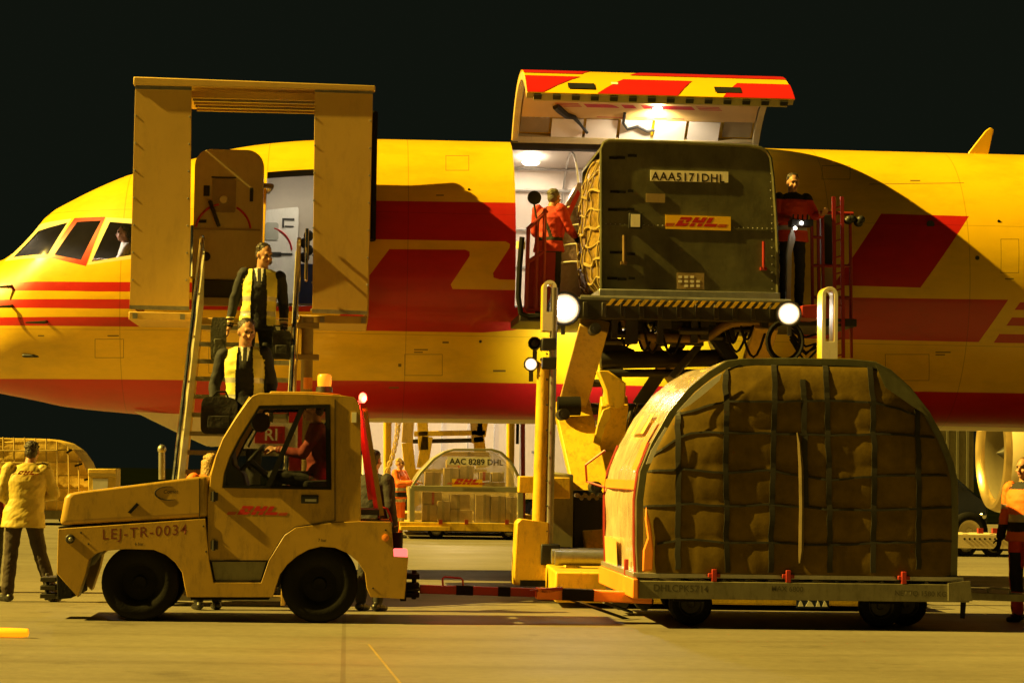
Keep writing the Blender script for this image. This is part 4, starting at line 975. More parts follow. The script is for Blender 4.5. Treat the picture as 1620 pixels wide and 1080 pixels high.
# shrink-wrapped load behind it, already inside the door
mat('shrink_wrap', (.34, .24, .25), .22, var=.35, scale=3, bump=.7, bscale=9, coat=.4)
bm = NB(); Yq = 31.55
prof = poly([(868,498),(872,430),(884,370),(898,320),(914,289),(990,284),(990,498)], Yq)
prism(bm, prof, Yq, Yq+1.2)
bmesh.ops.subdivide_edges(bm, edges=bm.edges[:], cuts=5, use_grid_fill=True)
for v in bm.verts: v.co += Vector((noise.noise(v.co*3)*.04, noise.noise(v.co*3+Vector((9, 0, 0)))*.04, 0))
zmin = min(v.co.z for v in bm.verts)
for v in bm.verts: v.co.z = max(v.co.z, FLOOR)
sw = thing('wrapped_pallet', (at(920, 490, Yq).x, Yq+.5, FLOOR), 'grey shrink-wrapped pallet load with white straps just inside the cargo doorway', 'pallet load')
obj('shrink_film', bm, 'shrink_wrap', sw, smooth=60)
bm = NB(); prism(bm, poly([(880,388),(892,345),(914,300),(918,306),(898,352),(886,395)], Yq-.06), Yq-.07, Yq-.05); obj('red_sheet', bm, 'red_paint', sw)
for y, xl in ((326, 898), (356, 888), (387, 878), (415, 874)):
    bm = NB(); tube(bm, [at(xl, y+2, Yq-.05), at(xl+30, y-1, Yq-.06), at(xl+80, y, Yq-.05)], .014, 5); obj('strap', bm, 'plate_white', sw)

bm = NB(); c = at(845, 313, 29.55); lathe(bm, [(.001, -.02), (.085, -.018), (.09, .02), (.001, .03)], c, Vector((.2, -1, 0)), 20); tube(bm, [c+Vector((0, .03, -.06)), at(850, 352, 29.6)], .014, 6); obj('round_mirror', bm, 'black_plastic', ld)
bm = NB()
for px, y0, y1 in ((216, 140, 486), (301, 142, 486), (500, 144, 490), (587, 148, 494)):
    for i in range(9):
        f = i/8; p = at(px-7*f*(1 if px < 400 else 1), y0+(y1-y0)*f, YS); lathe(bm, [(.014, 0), (.010, -.007), (.001, -.009)], (p.x, YS+.001, p.z), 'y', 6, caps=False)
rv = obj('panel_bolt', bm, 'grey_steel', st); rv['kind'] = 'stuff'
for (x0, y0, x1, y1) in ((205,486,299,488),(494,492,581,495),(214,138,303,140),(498,143,590,146)):
    bm = NB(); p, q = at(x0, y0, YS), at(x1, y1, YS); bar(bm, (p.x, YS-.004, p.z), (q.x, YS-.004, q.z), .012, .05); obj('panel_trim', bm, 'grey_steel', st)

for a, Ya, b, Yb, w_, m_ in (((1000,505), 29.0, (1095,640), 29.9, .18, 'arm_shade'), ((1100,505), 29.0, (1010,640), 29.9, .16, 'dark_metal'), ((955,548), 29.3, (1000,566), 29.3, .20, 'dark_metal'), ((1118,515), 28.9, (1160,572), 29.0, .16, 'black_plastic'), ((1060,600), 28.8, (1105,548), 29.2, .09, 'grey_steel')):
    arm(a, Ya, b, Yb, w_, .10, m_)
for a, b in (((878,655),(905,655)), ((925,770),(960,770)), ((922,520),(960,520))):
    bm = NB(); p, q = at(*a, 28.1), at(*b, 28.1); cyl(bm, ((p.x+q.x)/2, 28.0, p.z), ((p.x+q.x)/2, 28.4, p.z), .07, 16); cyl(bm, ((p.x+q.x)/2, 27.97, p.z), ((p.x+q.x)/2, 28.0, p.z), .035, 8); obj('pivot_bolt', bm, 'dark_metal', ld)
for i in range(8):
    p = at(868+i*0, 560+i*40, YP-.09); bm = NB(); lathe(bm, [(.014, 0), (.010, -.01), (.001, -.012)], (p.x-.02, p.y, p.z), 'y', 6, caps=False); obj('post_bolt', bm, 'dark_metal', gp)
# ------------------------------------------------------------------ netted pallet on its dolly (near)
YU, YUf = 22.6, 25.35
up_ = thing('netted_pallet', (at(1262, 905, YU).x, 24.0, .53), 'large rounded cargo igloo under brown net cover on the dolly beside the tug', 'freight container')
PU = [(1008,908),(1006,860),(1006,790),(1012,745),(1030,700),(1057,652),(1090,612),(1120,588),(1150,570),(1175,567),(1260,566),(1350,568),(1385,572),(1410,585),(1440,612),(1470,650),(1492,690),(1508,730),(1515,760),(1516,830),(1514,908)]
pu = poly(PU, YU); zb = pu[0][1]; pu[-1] = (pu[-1][0], zb)
cxu = sum(p[0] for p in pu)/len(pu)
mat('net_cover', (.125, .079, .007), .75, spec=.15, var=.35, scale=5, bump=.06, bscale=26)
mat('net_band', (.010, .008, .004), .7, var=.2)
mat('plastic_sheet', (.74, .60, .40), .2, var=.25, scale=4, bump=.5, bscale=5, coat=.6)
def inset(pts, d, c=(cxu, zb)):
    out = []
    for i, (x, z) in enumerate(pts):
        a = pts[max(i-1, 0)]; b = pts[min(i+1, len(pts)-1)]; tx, tz = b[0]-a[0], b[1]-a[1]; l = math.hypot(tx, tz) or 1
        out.append((x+tz/l*d, z-tx/l*d))
    out[0] = (pts[0][0]+d, pts[0][1]); out[-1] = (pts[-1][0]-d, pts[-1][1]); return out
def lens_(pts):
    s_ = [0]
    for a, b in zip(pts, pts[1:]): s_.append(s_[-1]+math.hypot(b[0]-a[0], b[1]-a[1]))
    return s_
# side skin: plastic sheet over the ribs
bm = NB(); NY = 10; rows = []
pd_ = []
for (a, b) in zip(pu, pu[1:]):
    for k in range(3): pd_.append((a[0]+(b[0]-a[0])*k/3, a[1]+(b[1]-a[1])*k/3))
pd_.append(pu[-1])
for i, (x, z) in enumerate(pd_):
    row = []
    for j in range(NY+1):
        y = YU+.05+(YUf-YU-.05)*j/NY; w_ = .018*noise.noise(Vector((i*.35, j*.6, 2)))-.03*math.sin(math.pi*j/NY)
        dx = (cxu-x); row.append(bm.verts.new((x-w_*(1 if x < cxu else -1)*(abs(dx)/1.6), y, z+w_*.3)))
    rows.append(row)
for a, b in zip(rows, rows[1:]):
    for j in range(NY): face(bm, (a[j], a[j+1], b[j+1], b[j]))
obj('side_sheet', bm, 'plastic_sheet', up_, smooth=180)
bm = NB(); prism(bm, pu, YUf-.02, YUf); obj('rear_cover', bm, 'net_cover', up_)
# front: rim band, then the bulging cover
bm = NB(); prism(bm, pu+inset(pu, .075)[::-1], YU-.012, YU+.06); obj('edge_frame', bm, 'olive_metal', up_, bevel=.006)
pin = inset(pu, .07); zt = max(p[1] for p in pin)
def span(z):
    xs_ = []
    for (x0, z0), (x1, z1) in zip(pin, pin[1:]):
        if (z0 <= z < z1) or (z1 <= z < z0): xs_.append(x0+(x1-x0)*(z-z0)/(z1-z0))
    return (min(xs_), max(xs_)) if len(xs_) >= 2 else None
def bulge(x, z, a, b):
    u = (x-a)/(b-a); f = (z-zb)/(zt-zb)
    e = min(1, 6*min(u, 1-u)*(b-a)/3)*min(1, 7*(1-f)); e = max(e, 0)**.5
    px_, pz_ = (x-cxu)/.52, (z-zb)/.36
    cell = abs(math.sin(math.pi*px_))**.7*abs(math.sin(math.pi*pz_))**.7
    fold = noise.noise(Vector((x*2.2, z*.9, 1)))*.09+noise.noise(Vector((x*9, z*2.2+x*5, 4)))*.014+abs(noise.noise(Vector((x*3+z*3, z*1.2, 9))))*.035
    return -.02-e*(.09+.014*cell+fold*.20)
bm = NB(); NX, NZ = 110, 76; G = []
for j in range(NZ+1):
    z = zb+.02+(zt-.012-zb-.02)*j/NZ; a, b = span(z); G.append([bm.verts.new((a+(b-a)*i/NX, YU+bulge(a+(b-a)*i/NX, z, a, b), z)) for i in range(NX+1)])
for j in range(NZ):
    for i in range(NX): face(bm, (G[j][i], G[j][i+1], G[j+1][i+1], G[j+1][i]))
obj('front_cover', bm, 'net_cover', up_, smooth=180)
def on_cover(px, py, off=.012):
    x, z = xz(px, py, YU-.09); s_ = span(min(max(z, zb+.03), zt-.02)); x = min(max(x, s_[0]), s_[1]); z = min(z, zt)
    return Vector((x, YU+bulge(x, z, *s_)-off, z))
def wob(i, k): return 2.2*noise.noise(Vector((i*.35, k*3.7, 5)))
def netband(pts, r=.022):
    bm = NB(); n = 40; P = []
    for i in range(n+1):
        t = i/n*(len(pts)-1); k = min(int(t), len(pts)-2); f = t-k
        P.append((pts[k][0]+(pts[k+1][0]-pts[k][0])*f, pts[k][1]+(pts[k+1][1]-pts[k][1])*f))
    sd = pts[0][0]; horiz = abs(pts[-1][0]-pts[0][0]) > abs(pts[-1][1]-pts[0][1])
    for (x0, y0), (x1, y1), i in zip(P, P[1:], range(n)):
        w0, w1 = wob(i, sd+pts[0][1]), wob(i+1, sd+pts[0][1]); h = 4.2 if not horiz else 1.7
        if horiz: q = [(x0, y0+w0-h), (x1, y1+w1-h), (x1, y1+w1+h), (x0, y0+w0+h)]
        else: q = [(x0+w0-h, y0), (x0+w0+h, y0), (x1+w1+h, y1), (x1+w1-h, y1)]
        v = [on_cover(*p) for p in q]; v2 = [p+Vector((0, .02, 0)) for p in v]
        a = [bm.verts.new(p) for p in v]; face(bm, a); c = [bm.verts.new(p) for p in v2]
        for k in range(4): face(bm, (a[k], a[(k+1) % 4], c[(k+1) % 4], c[k]))
    return obj('net_strap', bm, 'net_band', up_, fix=True)
for pts in ([(1073,650),(1072,900)], [(1149,575),(1147,740),(1150,905)], [(1226,570),(1222,740),(1218,905)], [(1306,570),(1310,740),(1312,905)], [(1378,575),(1382,740),(1380,905)], [(1452,648),(1453,760),(1452,900)], [(1270,600),(1272,700),(1274,800)]):
    netband(pts)
for pts in ([(1076,655),(1150,634),(1220,636),(1300,634),(1382,636),(1450,655)], [(1030,720),(1090,684),(1150,684),(1222,686),(1310,688),(1400,686),(1480,692)], [(1012,745),(1080,742),(1150,748),(1222,744),(1310,760),(1390,752),(1500,752)], [(1012,802),(1090,796),(1150,800),(1225,798),(1310,806),(1390,806),(1508,802)], [(1040,860),(1090,852),(1150,858),(1222,858),(1310,862),(1390,858),(1508,856)]):
    netband(pts)
mat('zip_tan', (.11, .075, .022), .6, var=.3); bm = NB(); Z = [on_cover(a, b, .02) for a, b in ((1260,684),(1263,700),(1266,740),(1267,800),(1266,870),(1264,890))]
tube(bm, Z, [.008, .018, .026, .026, .028, .01], 6); obj('zip_flap', bm, 'zip_tan', up_)
mat('crescent_white', (.62, .60, .58), .4, var=.15)
bm = NB()   # pale gap strips where the net pulls away from the rim
for pts in ([(1070,652),(1090,630),(1112,610),(1142,590),(1138,602),(1115,622),(1092,640)], [(1022,734),(1030,712),(1052,676),(1056,676),(1040,708),(1030,732)]):
    prism(bm, poly(pts, YU-.125), YU-.13, YU-.12)
obj('lining_edge', bm, 'crescent_white', up_)
bm = NB(); prism(bm, poly([(1385,577),(1412,592),(1440,620),(1468,658),(1440,640),(1400,612)], YU-.12), YU-.125, YU-.118); obj('lining_edge', bm, 'olive_metal', up_)
bm = NB(); prism(bm, poly([(1022,800),(1030,830),(1034,868),(1032,902),(1016,904),(1017,870),(1024,850),(1020,820)], YU-.08), YU-.10, YU-.07); obj('torn_wrap', bm, 'orange_plastic', up_, bevel=.02)
for y in (YU+.08, YUf-.03):
    bm = NB(); tube(bm, [(x-.01, y, z) for x, z in pu[:5]], .016, 6); obj('edge_cord', bm, 'red_metal', up_)
bm = NB(); x0 = xz(1008, 712, YU)[0]
def side_patch(y0, y1, i0, i1, m_, name, par=up_, off=.02):
    bm = NB(); pp = pd_[i0:i1+1]; R_ = [[bm.verts.new((x-off, y, z+off*.3)) for y in (y0, y1)] for x, z in pp]
    for a, b in zip(R_, R_[1:]): face(bm, (a[0], a[1], b[1], b[0]))
    return obj(name, bm, m_, par)
lb = side_patch(23.5, 24.5, 13, 15, 'plate_yellow', 'hazard_label')
side_patch(23.75, 24.25, 13, 15, 'orange_plastic', 'label_print', lb, .024)
side_patch(22.75, 23.15, 9, 14, 'orange_plastic', 'label_strip')
side_patch(YU+.1, YUf-.05, 7, 8, 'orange_plastic', 'sheet_band')
side_patch(24.1, 25.2, 0, 3, 'door_panel_tan', 'paper_label')
bm = NB(); tube(bm, [(pu[2][0]-.02, 25.2, pu[2][1]+.1), (pu[2][0]-.20, 25.35, pu[2][1]+.16), (pu[2][0]-.22, 25.3, pu[2][1]+.34), (pu[2][0]-.02, 25.2, pu[2][1]+.5)], .014, 6); obj('tie_cord', bm, 'red_metal', up_)
bm = NB(); box(bm, pu[0][0]-.05, pu[-1][0]+.05, YU-.06, YUf+.05, zb-.03, zb+.02); obj('base', bm, 'alu', up_, bevel=.006)

# dolly
ZD = zb-.035
dl = thing('cargo_dolly', (at(1262, 905, YU).x, 24.0, 0), 'grey pallet dolly with red stops and red black tow bar under the brown netted igloo', 'dolly')
dx0, dx1 = at(1010, 925, YU-.15).x, at(1534, 930, YU-.15).x; yd0, yd1 = YU-.15, 25.45
mat('dolly_steel', (.17, .155, .095), .5, metal=.3, var=.25, dirt=.6)
bm = NB()
box(bm, dx0, dx1, yd0, yd0+.08, ZD-.19, ZD-.02); box(bm, dx0, dx1, yd1-.08, yd1, ZD-.19, ZD-.02)
for x in np.linspace(dx0+.05, dx1-.05, 7): box(bm, x-.04, x+.04, yd0+.081, yd1-.081, ZD-.15, ZD-.05)
df = obj('frame', bm, 'dolly_steel', dl, bevel=.006)
for i in range(14):
    x = dx0+.18+(dx1-dx0-.36)*i/13; bm = NB(); cyl(bm, (x, yd0+.1, ZD-.03), (x, yd1-.1, ZD-.03), .03, 8); obj('roller', bm, 'grey_steel', dl)
bm = NB(); p = at(938, 915, YU+1.2); box(bm, dx0-.06, dx0-.002, yd0-.02, yd1, ZD-.19, ZD-.0); obj('end_beam', bm, 'orange_plastic', dl, bevel=.012)  # orange colour stands in for the orange light on the beam's end face
bm = NB(); prism(bm, poly([(1500,922),(1534,918),(1538,950),(1500,950)], yd0-.02), yd0-.03, yd0-.004); obj('corner_plate', bm, 'dolly_steel', dl)
for px in (1130, 1247, 1430):
    bm = NB(); p = at(px, 905, yd0+.02); box(bm, p.x-.025, p.x+.025, yd0+.0, yd0+.07, ZD-.02, ZD+.10); box(bm, p.x-.06, p.x+.06, yd0+.01, yd0+.06, ZD+.02, ZD+.06); obj('pallet_stop', bm, 'red_metal', dl, bevel=.006)
bm = NB(); p = (dx0-.03, YU+.6, ZD); box(bm, p[0]-.02, p[0]+.02, p[1]-.03, p[1]+.03, ZD, ZD+.16); obj('pallet_stop', bm, 'red_metal', dl, bevel=.006)
for s_, x, y, h in (('DHLCPK5714', 1033, 934, .065), ('NETTO 1580 KG', 1415, 941, .05), ('MAX 6800', 1220, 934, .05)):
    obj('lettering', skewed_text(s_, h, x, y, yd0-.0008, .016, bold=.01), 'faded_ink', df, fix=False)
def tyre(name, x, y, r, w_, par, m_='black_rubber', rimcol='grey_steel', z=None):
    z = r if z is None else z
    bm = NB(); lathe(bm, [(r*.58, -w_*.42), (r*.7, -w_*.5), (r*.9, -w_*.46), (r*.985, -w_*.33), (r, -w_*.15), (r, w_*.15), (r*.985, w_*.33), (r*.9, w_*.46), (r*.7, w_*.5), (r*.58, w_*.42)], (x, y, z), 'y', 40, caps=False); t = obj(name, bm, m_, par)
    bm = NB(); lathe(bm, [(.001, -w_*.3), (r*.16, -w_*.34), (r*.2, -w_*.22), (r*.45, -w_*.2), (r*.54, -w_*.40), (r*.6, -w_*.43), (r*.6, w_*.43), (r*.5, w_*.3), (.001, w_*.3)], (x, y, z), 'y', 32, caps=False)
    for k in range(6): a = k*math.pi/3; cyl(bm, (x+r*.32*math.cos(a), y-w_*.25, z+r*.32*math.sin(a)), (x+r*.32*math.cos(a), y-w_*.18, z+r*.32*math.sin(a)), r*.035, 6)
    obj('rim', bm, rimcol, t); return t
for px, yy in ((1092, 23.0), (1075, 24.9), (1392, 23.0), (1432, 23.35), (1400, 24.9)):
    tyre('wheel', at(px, 960, yy).x, yy, .215, .16, dl, rimcol='dark_metal')
bm = NB()
for px in (1085, 1398):
    p = at(px, 945, 23.0); box(bm, p.x-.14, p.x+.16, 22.85, 25.05, .24, ZD-.151); box(bm, p.x-.28, p.x+.34, 22.75, 22.83, .33, ZD-.13)
obj('bogie', bm, 'black_rubber', dl, bevel=.02)
bm = NB(); p = at(985, 958, 24.6); box(bm, p.x-.15, p.x+.3, 24.4, 24.9, .16, .30)
for k in range(2): cyl(bm, (p.x-.05+.25*k, 24.35, .16), (p.x-.05+.25*k, 24.5, .16), .10, 14)
obj('parking_brake', bm, 'dark_metal', dl, bevel=.01)
# tow bar with red and black bands, and its handle
YT = 23.3
P0, P1 = at(664, 931, YT), at(1020, 942, YT); segs = [0, .08, .22, .26, .31, .355, .46, 1]
segs = [(0, .20, 'red_metal'), (.20, .256, 'black_rubber'), (.256, .322, 'red_metal'), (.322, .358, 'black_rubber'), (.358, .40, 'red_metal')]
bm = NB(); bar(bm, P0, P1, .10, .085); tb = obj('tow_bar', bm, 'red_metal', dl, bevel=.008)
bm = NB()
for f0, f1 in ((.16, .235), (.345, .40)): bar(bm, P0+(P1-P0)*f0, P0+(P1-P0)*f1, .108, .093)
obj('tow_bar_band', bm, 'black_rubber', tb)
bm = NB(); bar(bm, at(848, 938, YT-.15), at(1030, 945, YT-.15), .22, .11); obj('tow_bar_yoke', bm, 'orange_plastic', dl, bevel=.012)  # orange here paints in the light falling on the yoke
bm = NB(); bar(bm, at(888, 939, YT-.17), at(938, 941, YT-.17), .222, .112); obj('yoke_band', bm, 'black_rubber', tb)
bm = NB(); tube(bm, [at(a, b, YT) for a, b in ((701,929),(700,915),(703,912),(729,914),(732,917),(733,930))], .011, 6); obj('handle', bm, 'red_metal', tb)
bm = NB(); q = at(664, 931, YT); tube(bm, [q+Vector((-.10+.09*math.cos(t), .09*math.sin(t), 0)) for t in np.linspace(0, 2*math.pi, 18)][:-1], .022, 8, closed=True); obj('tow_eye', bm, 'dark_metal', tb)
bm = NB(); prism(bm, poly([(838,933),(890,928),(893,933),(862,938)], YT-.25), YT-.26, YT-.16); obj('brake_lever', bm, 'red_metal', dl, bevel=.005)
bm = NB()
for a, b in (((895,945), (1010,985)), ((955,952), (1000,968))): tube(bm, [at(*a, 23.6), at(*b, 23.9)], .016, 6)
obj('brake_rod', bm, 'dark_metal', dl)
# second coupling bar at the other end
bm = NB(); bar(bm, at(1424, 938, YU+.1), at(1640, 946, YU+.1), .08, .075); b2_ = obj('coupling_bar', bm, 'dolly_steel', dl, bevel=.006)
bm = NB(); tube(bm, [at(a, b, YU+.1) for a, b in ((1563,940),(1563,931),(1567,930),(1594,931),(1598,933),(1598,942))], .011, 6); obj('handle', bm, 'dolly_steel', b2_)
bm = NB(); prism(bm, poly([(1520,952),(1528,952),(1526,978),(1519,977)], YU), YU-.01, YU+.01); obj('hanging_strap', bm, 'black_rubber', b2_)

# ------------------------------------------------------------------ tug
YN, YFr = 22.62, 24.05
tg = thing('baggage_tug', (at(365, 940, YN).x, 23.3, 0), 'mustard yellow airport tow tractor with glazed cab in the foreground', 'tow tractor')
tp_ = lambda pts: poly(pts, YN)
ZG = 0
side_ = [(92,836),(325,820),(331,886),(338,921),(413,921),(425,886),(450,846),(467,834),(530,826),(567,824),(619,825),(623,880),(646,881),(640,947),(586,944),(580,929),(577,905),(566,888),(549,874),(530,866),(508,864),(488,869),(470,879),(454,893),(443,908),(434,936),(431,944),(296,944),(292,927),(288,905),(277,889),(262,877),(243,869),(200,868),(165,871),(150,876),(141,884),(136,906),(123,944),(90,907)]
bm = NB(); prism(bm, tp_(side_), YN, YN+.24); prism(bm, tp_(side_), YFr-.24, YFr); obj('fender', bm, 'tug_paint', tg, bevel=.005)
core = [(92,836),(325,820),(345,805),(619,826),(622,880),(640,885),(636,930),(300,935),(292,905),(150,880),(110,900)]
core = [(112,836),(325,822),(560,826),(619,826),(620,900),(580,862),(470,862),(440,930),(296,930),(285,870),(150,870),(130,900),(112,900)]
bm = NB(); prism(bm, tp_(core), YN+.24, YFr-.24); obj('chassis', bm, 'black_plastic', tg)
bm = NB(); prism(bm, tp_([(296,936),(430,936),(424,950),(300,950)]), YN+.2, YFr-.2); obj('sump_guard', bm, 'black_rubber', tg)
# hood: crowned, closed at the nose
bm = NB(); hood = [(93,831),(101,787),(106,781),(118,778),(330,752),(330,818)]; hp = tp_(hood)
secs = [(YN-.0, 1), (YN+.05, 1)]
prism(bm, hp, YN+.01, YFr-.01); obj('hood', bm, 'tug_paint', tg, bevel=.05, seg=4)
bm = NB(); prism(bm, tp_([(92,836.5),(326,820.5),(326,818),(92,833)]), YN+.03, YFr-.03); obj('hood_gap', bm, 'black_rubber', tg)
bm = NB(); prism(bm, tp_([(202,810),(207,812),(220,798),(216,795)]), YN-.004, YN+.02); obj('vent_slot', bm, 'black_rubber', tg)
bm = NB(); prism(bm, tp_([(90,834),(112,834),(112,905),(90,907)]), YN+.2, YFr-.2); obj('nose_panel', bm, 'tug_paint', tg, bevel=.01)
bm = NB(); prism(bm, tp_([(88,905),(117,904),(113,946),(90,948)]), YN+.05, YFr-.05); bpz = obj('bumper', bm, 'black_rubber', tg, bevel=.012)
bm = NB(); p = at(78, 928, YN+.4)
for dz in (-.08, 0, .08): box(bm, p.x-.07, p.x+.08, YN+.25, YN+.65, p.z+dz-.022, p.z+dz+.022)
cyl(bm, (p.x-.03, YN+.45, p.z-.13), (p.x-.03, YN+.45, p.z+.13), .022, 8); obj('front_coupling', bm, 'dark_metal', tg, bevel=.006)
bm = NB(); p = at(111, 852, YN); lathe(bm, [(.045, .01), (.045, -.01), (.038, -.018), (.001, -.022)], (p.x, YN, p.z), 'y', 20); hl = obj('marker_light', bm, 'dark_metal', tg)
bm = NB(); lathe(bm, [(.022, -.02), (.015, -.03), (.001, -.032)], (p.x+.008, YN, p.z-.004), 'y', 12); obj('reflector', bm, 'grey_steel', hl)
# cab
outer = [(331,886),(328,856),(329,790),(333,752),(341,722),(352,694),(372,662),(391,635),(399,626),(410,621.5),(470,622),(540,625),(560,628),(567,636),(571,650),(571,824),(530,826),(467,834),(450,846),(425,886)]
win = [(410,642),(522,640),(524,774),(352,771),(355,748),(364,722),(378,694)]
bm = NB(); prism(bm, [tp_(outer), tp_(win)], YN+.012, YN+.07); cab = obj('cab_side', bm, 'tug_paint', tg, bevel=.01)
bm = NB(); prism(bm, [tp_(outer), tp_(win)], YFr-.07, YFr-.012); obj('cab_side', bm, 'tug_paint', tg, bevel=.01)
def ringo(pts, d):
    c = (sum(p[0] for p in pts)/len(pts), sum(p[1] for p in pts)/len(pts))
    return [(c[0]+(x-c[0])*(1-d/60), c[1]+(y-c[1])*(1-d/60)) for x, y in pts]
for yy in (YN+.004, YFr-.06):
    bm = NB(); prism(bm, [tp_(win), tp_(ringo(win, 4.2))], yy, yy+.05); obj('window_seal', bm, 'black_rubber', tg)
    bm = NB(); prism(bm, tp_(ringo(win, 3.5)), yy+.03, yy+.036); obj('window_glass', bm, 'glass', tg)
    bm = NB(); bar(bm, at(478, 645, yy), at(424, 770, yy), .05, .075, upv=(0, 1, 0)); obj('window_post', bm, 'black_rubber', tg)
bm = NB(); a = tp_([(399,626),(410,621.5),(470,622),(540,625),(560,628),(567,636),(565,641),(540,634),(470,631),(412,631)]); prism(bm, a, YN+.071, YFr-.071); obj('cab_roof', bm, 'tug_paint', tg, bevel=.015)
bm = NB(); q = tp_([(424,622),(426,617),(500,618),(540,622)]); prism(bm, q, YN+.3, YFr-.3); obj('roof_hatch', bm, 'tug_paint', tg, bevel=.01)
bm = NB()   # windscreen frame
for yy in (YN+.10, YFr-.10): tube(bm, [at(a, b, yy) for a, b in ((336,756),(346,724),(357,696),(377,663),(399,630))], .035, 8)
bar(bm, (xz(336, 758, YN)[0], YN+.07, xz(336, 758, YN)[1]), (xz(336, 758, YN)[0], YFr-.07, xz(336, 758, YN)[1]), .06, .08)
obj('windscreen_frame', bm, 'tug_paint', tg)
bm = NB(); ws = [xz(a, b, YN) for a, b in ((339,752),(348,722),(358,696),(378,664),(398,633))]
vs = [[bm.verts.new((x, y, z)) for y in (YN+.12, YFr-.12)] for x, z in ws]
for a, b in zip(vs, vs[1:]): face(bm, (a[0], a[1], b[1], b[0]))
obj('windscreen', bm, 'glass', tg)
bm = NB()
x1 = xz(565, 640, YN)[0]; z0, z1 = xz(565, 824, YN)[1], xz(565, 640, YN)[1]
for yy in (YN+.071, YFr-.16): box(bm, x1-.06, x1, yy, yy+.09, z0, z1)
box(bm, x1-.06, x1, YN+.161, YFr-.161, z0, z0+.30); box(bm, x1-.06, x1, YN+.161, YFr-.161, z1-.12, z1); obj('cab_rear', bm, 'tug_paint', tg, bevel=.008)
# door seams, handle, hinges, step
mat('seam', (.05, .032, .008), .7, var=.1)
bm = NB()
def seamline(pts, w_=.9):
    for (a, b) in zip(pts, pts[1:]):
        p, q = at(*a, YN+.008), at(*b, YN+.008); bar(bm, p, q, .012, .006 if w_ is None else .010*w_, upv=(0, 0, 1) if abs(a[0]-b[0]) > abs(a[1]-b[1]) else (1, 0, 0))
seamline([(530,632),(530,823),(500,828),(467,833),(451,845),(437,866),(425,886),(414,920),(338,920),(331,886)]); seamline([(331,886),(425,886)]); seamline([(315.5,756),(315.5,820)]); seamline([(340,630),(341,631)])
obj('door_seam', bm, 'seam', tg)
bm = NB(); p, q = at(476, 796, YN), at(504, 783, YN); box(bm, p.x, q.x, YN-.006, YN+.03, p.z, q.z); dh = obj('door_handle', bm, 'black_plastic', tg, bevel=.01)
bm = NB(); box(bm, p.x+.04, q.x-.02, YN-.02, YN-.006, p.z+.02, p.z+.045); obj('latch', bm, 'grey_steel', dh)
for y in (785, 862):
    bm = NB(); p = at(338, y, YN); cyl(bm, (p.x, YN-.01, p.z-.05), (p.x, YN-.01, p.z+.05), .016, 8); box(bm, p.x-.03, p.x+.04, YN-.004, YN+.02, p.z-.04, p.z+.04); obj('hinge', bm, 'dark_metal', tg)
# writing
obj('number_lettering', skewed_text('LEJ-TR-0034', .098, 161, 853, YN-.0008, -.077, bold=.004, space=1.18, narrow=.97), 'brown_ink', tg, fix=False)
p = at(410, 814, YN); lg = logo_bm(.085, (p.x, YN+.0112, p.z), lines=True); obj('logo_lettering', lg, 'red_ink', tg, fix=False)
obj('maker_lettering', skewed_text('Comet', .035, 258, 780, YN+.0092, -.03, slant=.2, bold=.01), 'black_ink', tg, fix=False)
bm = NB(); c = at(270, 780, YN); tube(bm, [(c.x-.02+.13*math.cos(t), YN+.009, c.z+.065*math.sin(t)) for t in np.linspace(math.radians(75), math.radians(300), 18)], [.002+.006*math.sin(math.pi*i/17) for i in range(18)], 5); obj('maker_swoosh', bm, 'black_ink', tg)
for x, y, s_ in ((213, 862, '6 bar'), (503, 856, '7 bar')): obj('pressure_lettering', skewed_text(s_, .028, x, y, YN-.0008, -.02), 'black_ink', tg, fix=False)
# wheels
for px, r in ((220, .370), (505, .372)):
    for yy in (YN+.14, YFr-.14): tyre('wheel', xz(px, 930, YN)[0], yy, r, .24, tg, rimcol='black_rubber')  # rims coloured black like the tyres, painting in the shade on the wheels
bm = NB()   # worn bright edge of the rear wheel arch
c = xz(505, 930, YN); tube(bm, [(c[0]+.445*math.cos(t), YN+.05, c[1]+.055+.445*math.sin(t)) for t in np.linspace(math.radians(70), math.radians(150), 14)], .014, 6); obj('arch_trim', bm, 'alu', tg)
# cab interior
xw = lambda px, py: xz(px, py, 23.2)
bm = NB(); a = [xw(*p) for p in ((480,775),(540,778),(545,735),(556,690),(545,688),(528,735),(524,758),(480,760))]; prism(bm, a, 23.05, 23.6); obj('driver_seat', bm, 'black_rubber', tg, bevel=.03)
c = Vector((*xw(395, 728), 0)); c = Vector((c.x, 23.3, xw(395, 728)[1]))
bm = NB(); ax = Vector((-.75, 0, .66)).normalized(); u = Vector((0, 1, 0)); w_ = ax.cross(u)
tube(bm, [c+u*.20*math.cos(t)+w_*.20*math.sin(t) for t in np.linspace(0, 2*math.pi, 26)][:-1], .016, 8, closed=True)
for k in range(3): a_ = k*2.09+.5; tube(bm, [c, c+u*.2*math.cos(a_)+w_*.2*math.sin(a_)], .012, 6)
tube(bm, [c, c-ax*.5], .03, 8); obj('steering_wheel', bm, 'black_plastic', tg)
bm = NB(); prism(bm, [xw(*p) for p in ((345,778),(395,778),(388,750),(372,735),(368,705),(352,704),(344,740))], 22.95, 23.75); obj('dashboard', bm, 'black_plastic', tg, bevel=.02)
bm = NB(); c = at(412, 668, 23.9); lathe(bm, [(.001, -.02), (.10, -.02), (.10, .02), (.001, .02)], c, Vector((.4, -1, 0)), 16); tube(bm, [c, c+Vector((-.12, .05, -.25))], .012, 6); obj('mirror', bm, 'black_plastic', tg)
bm = NB(); box(bm, xw(345, 775)[0], x1-.07, YN+.08, YFr-.08, xw(400, 790)[1], xw(400, 779)[1]); obj('cab_floor', bm, 'black_rubber', tg)
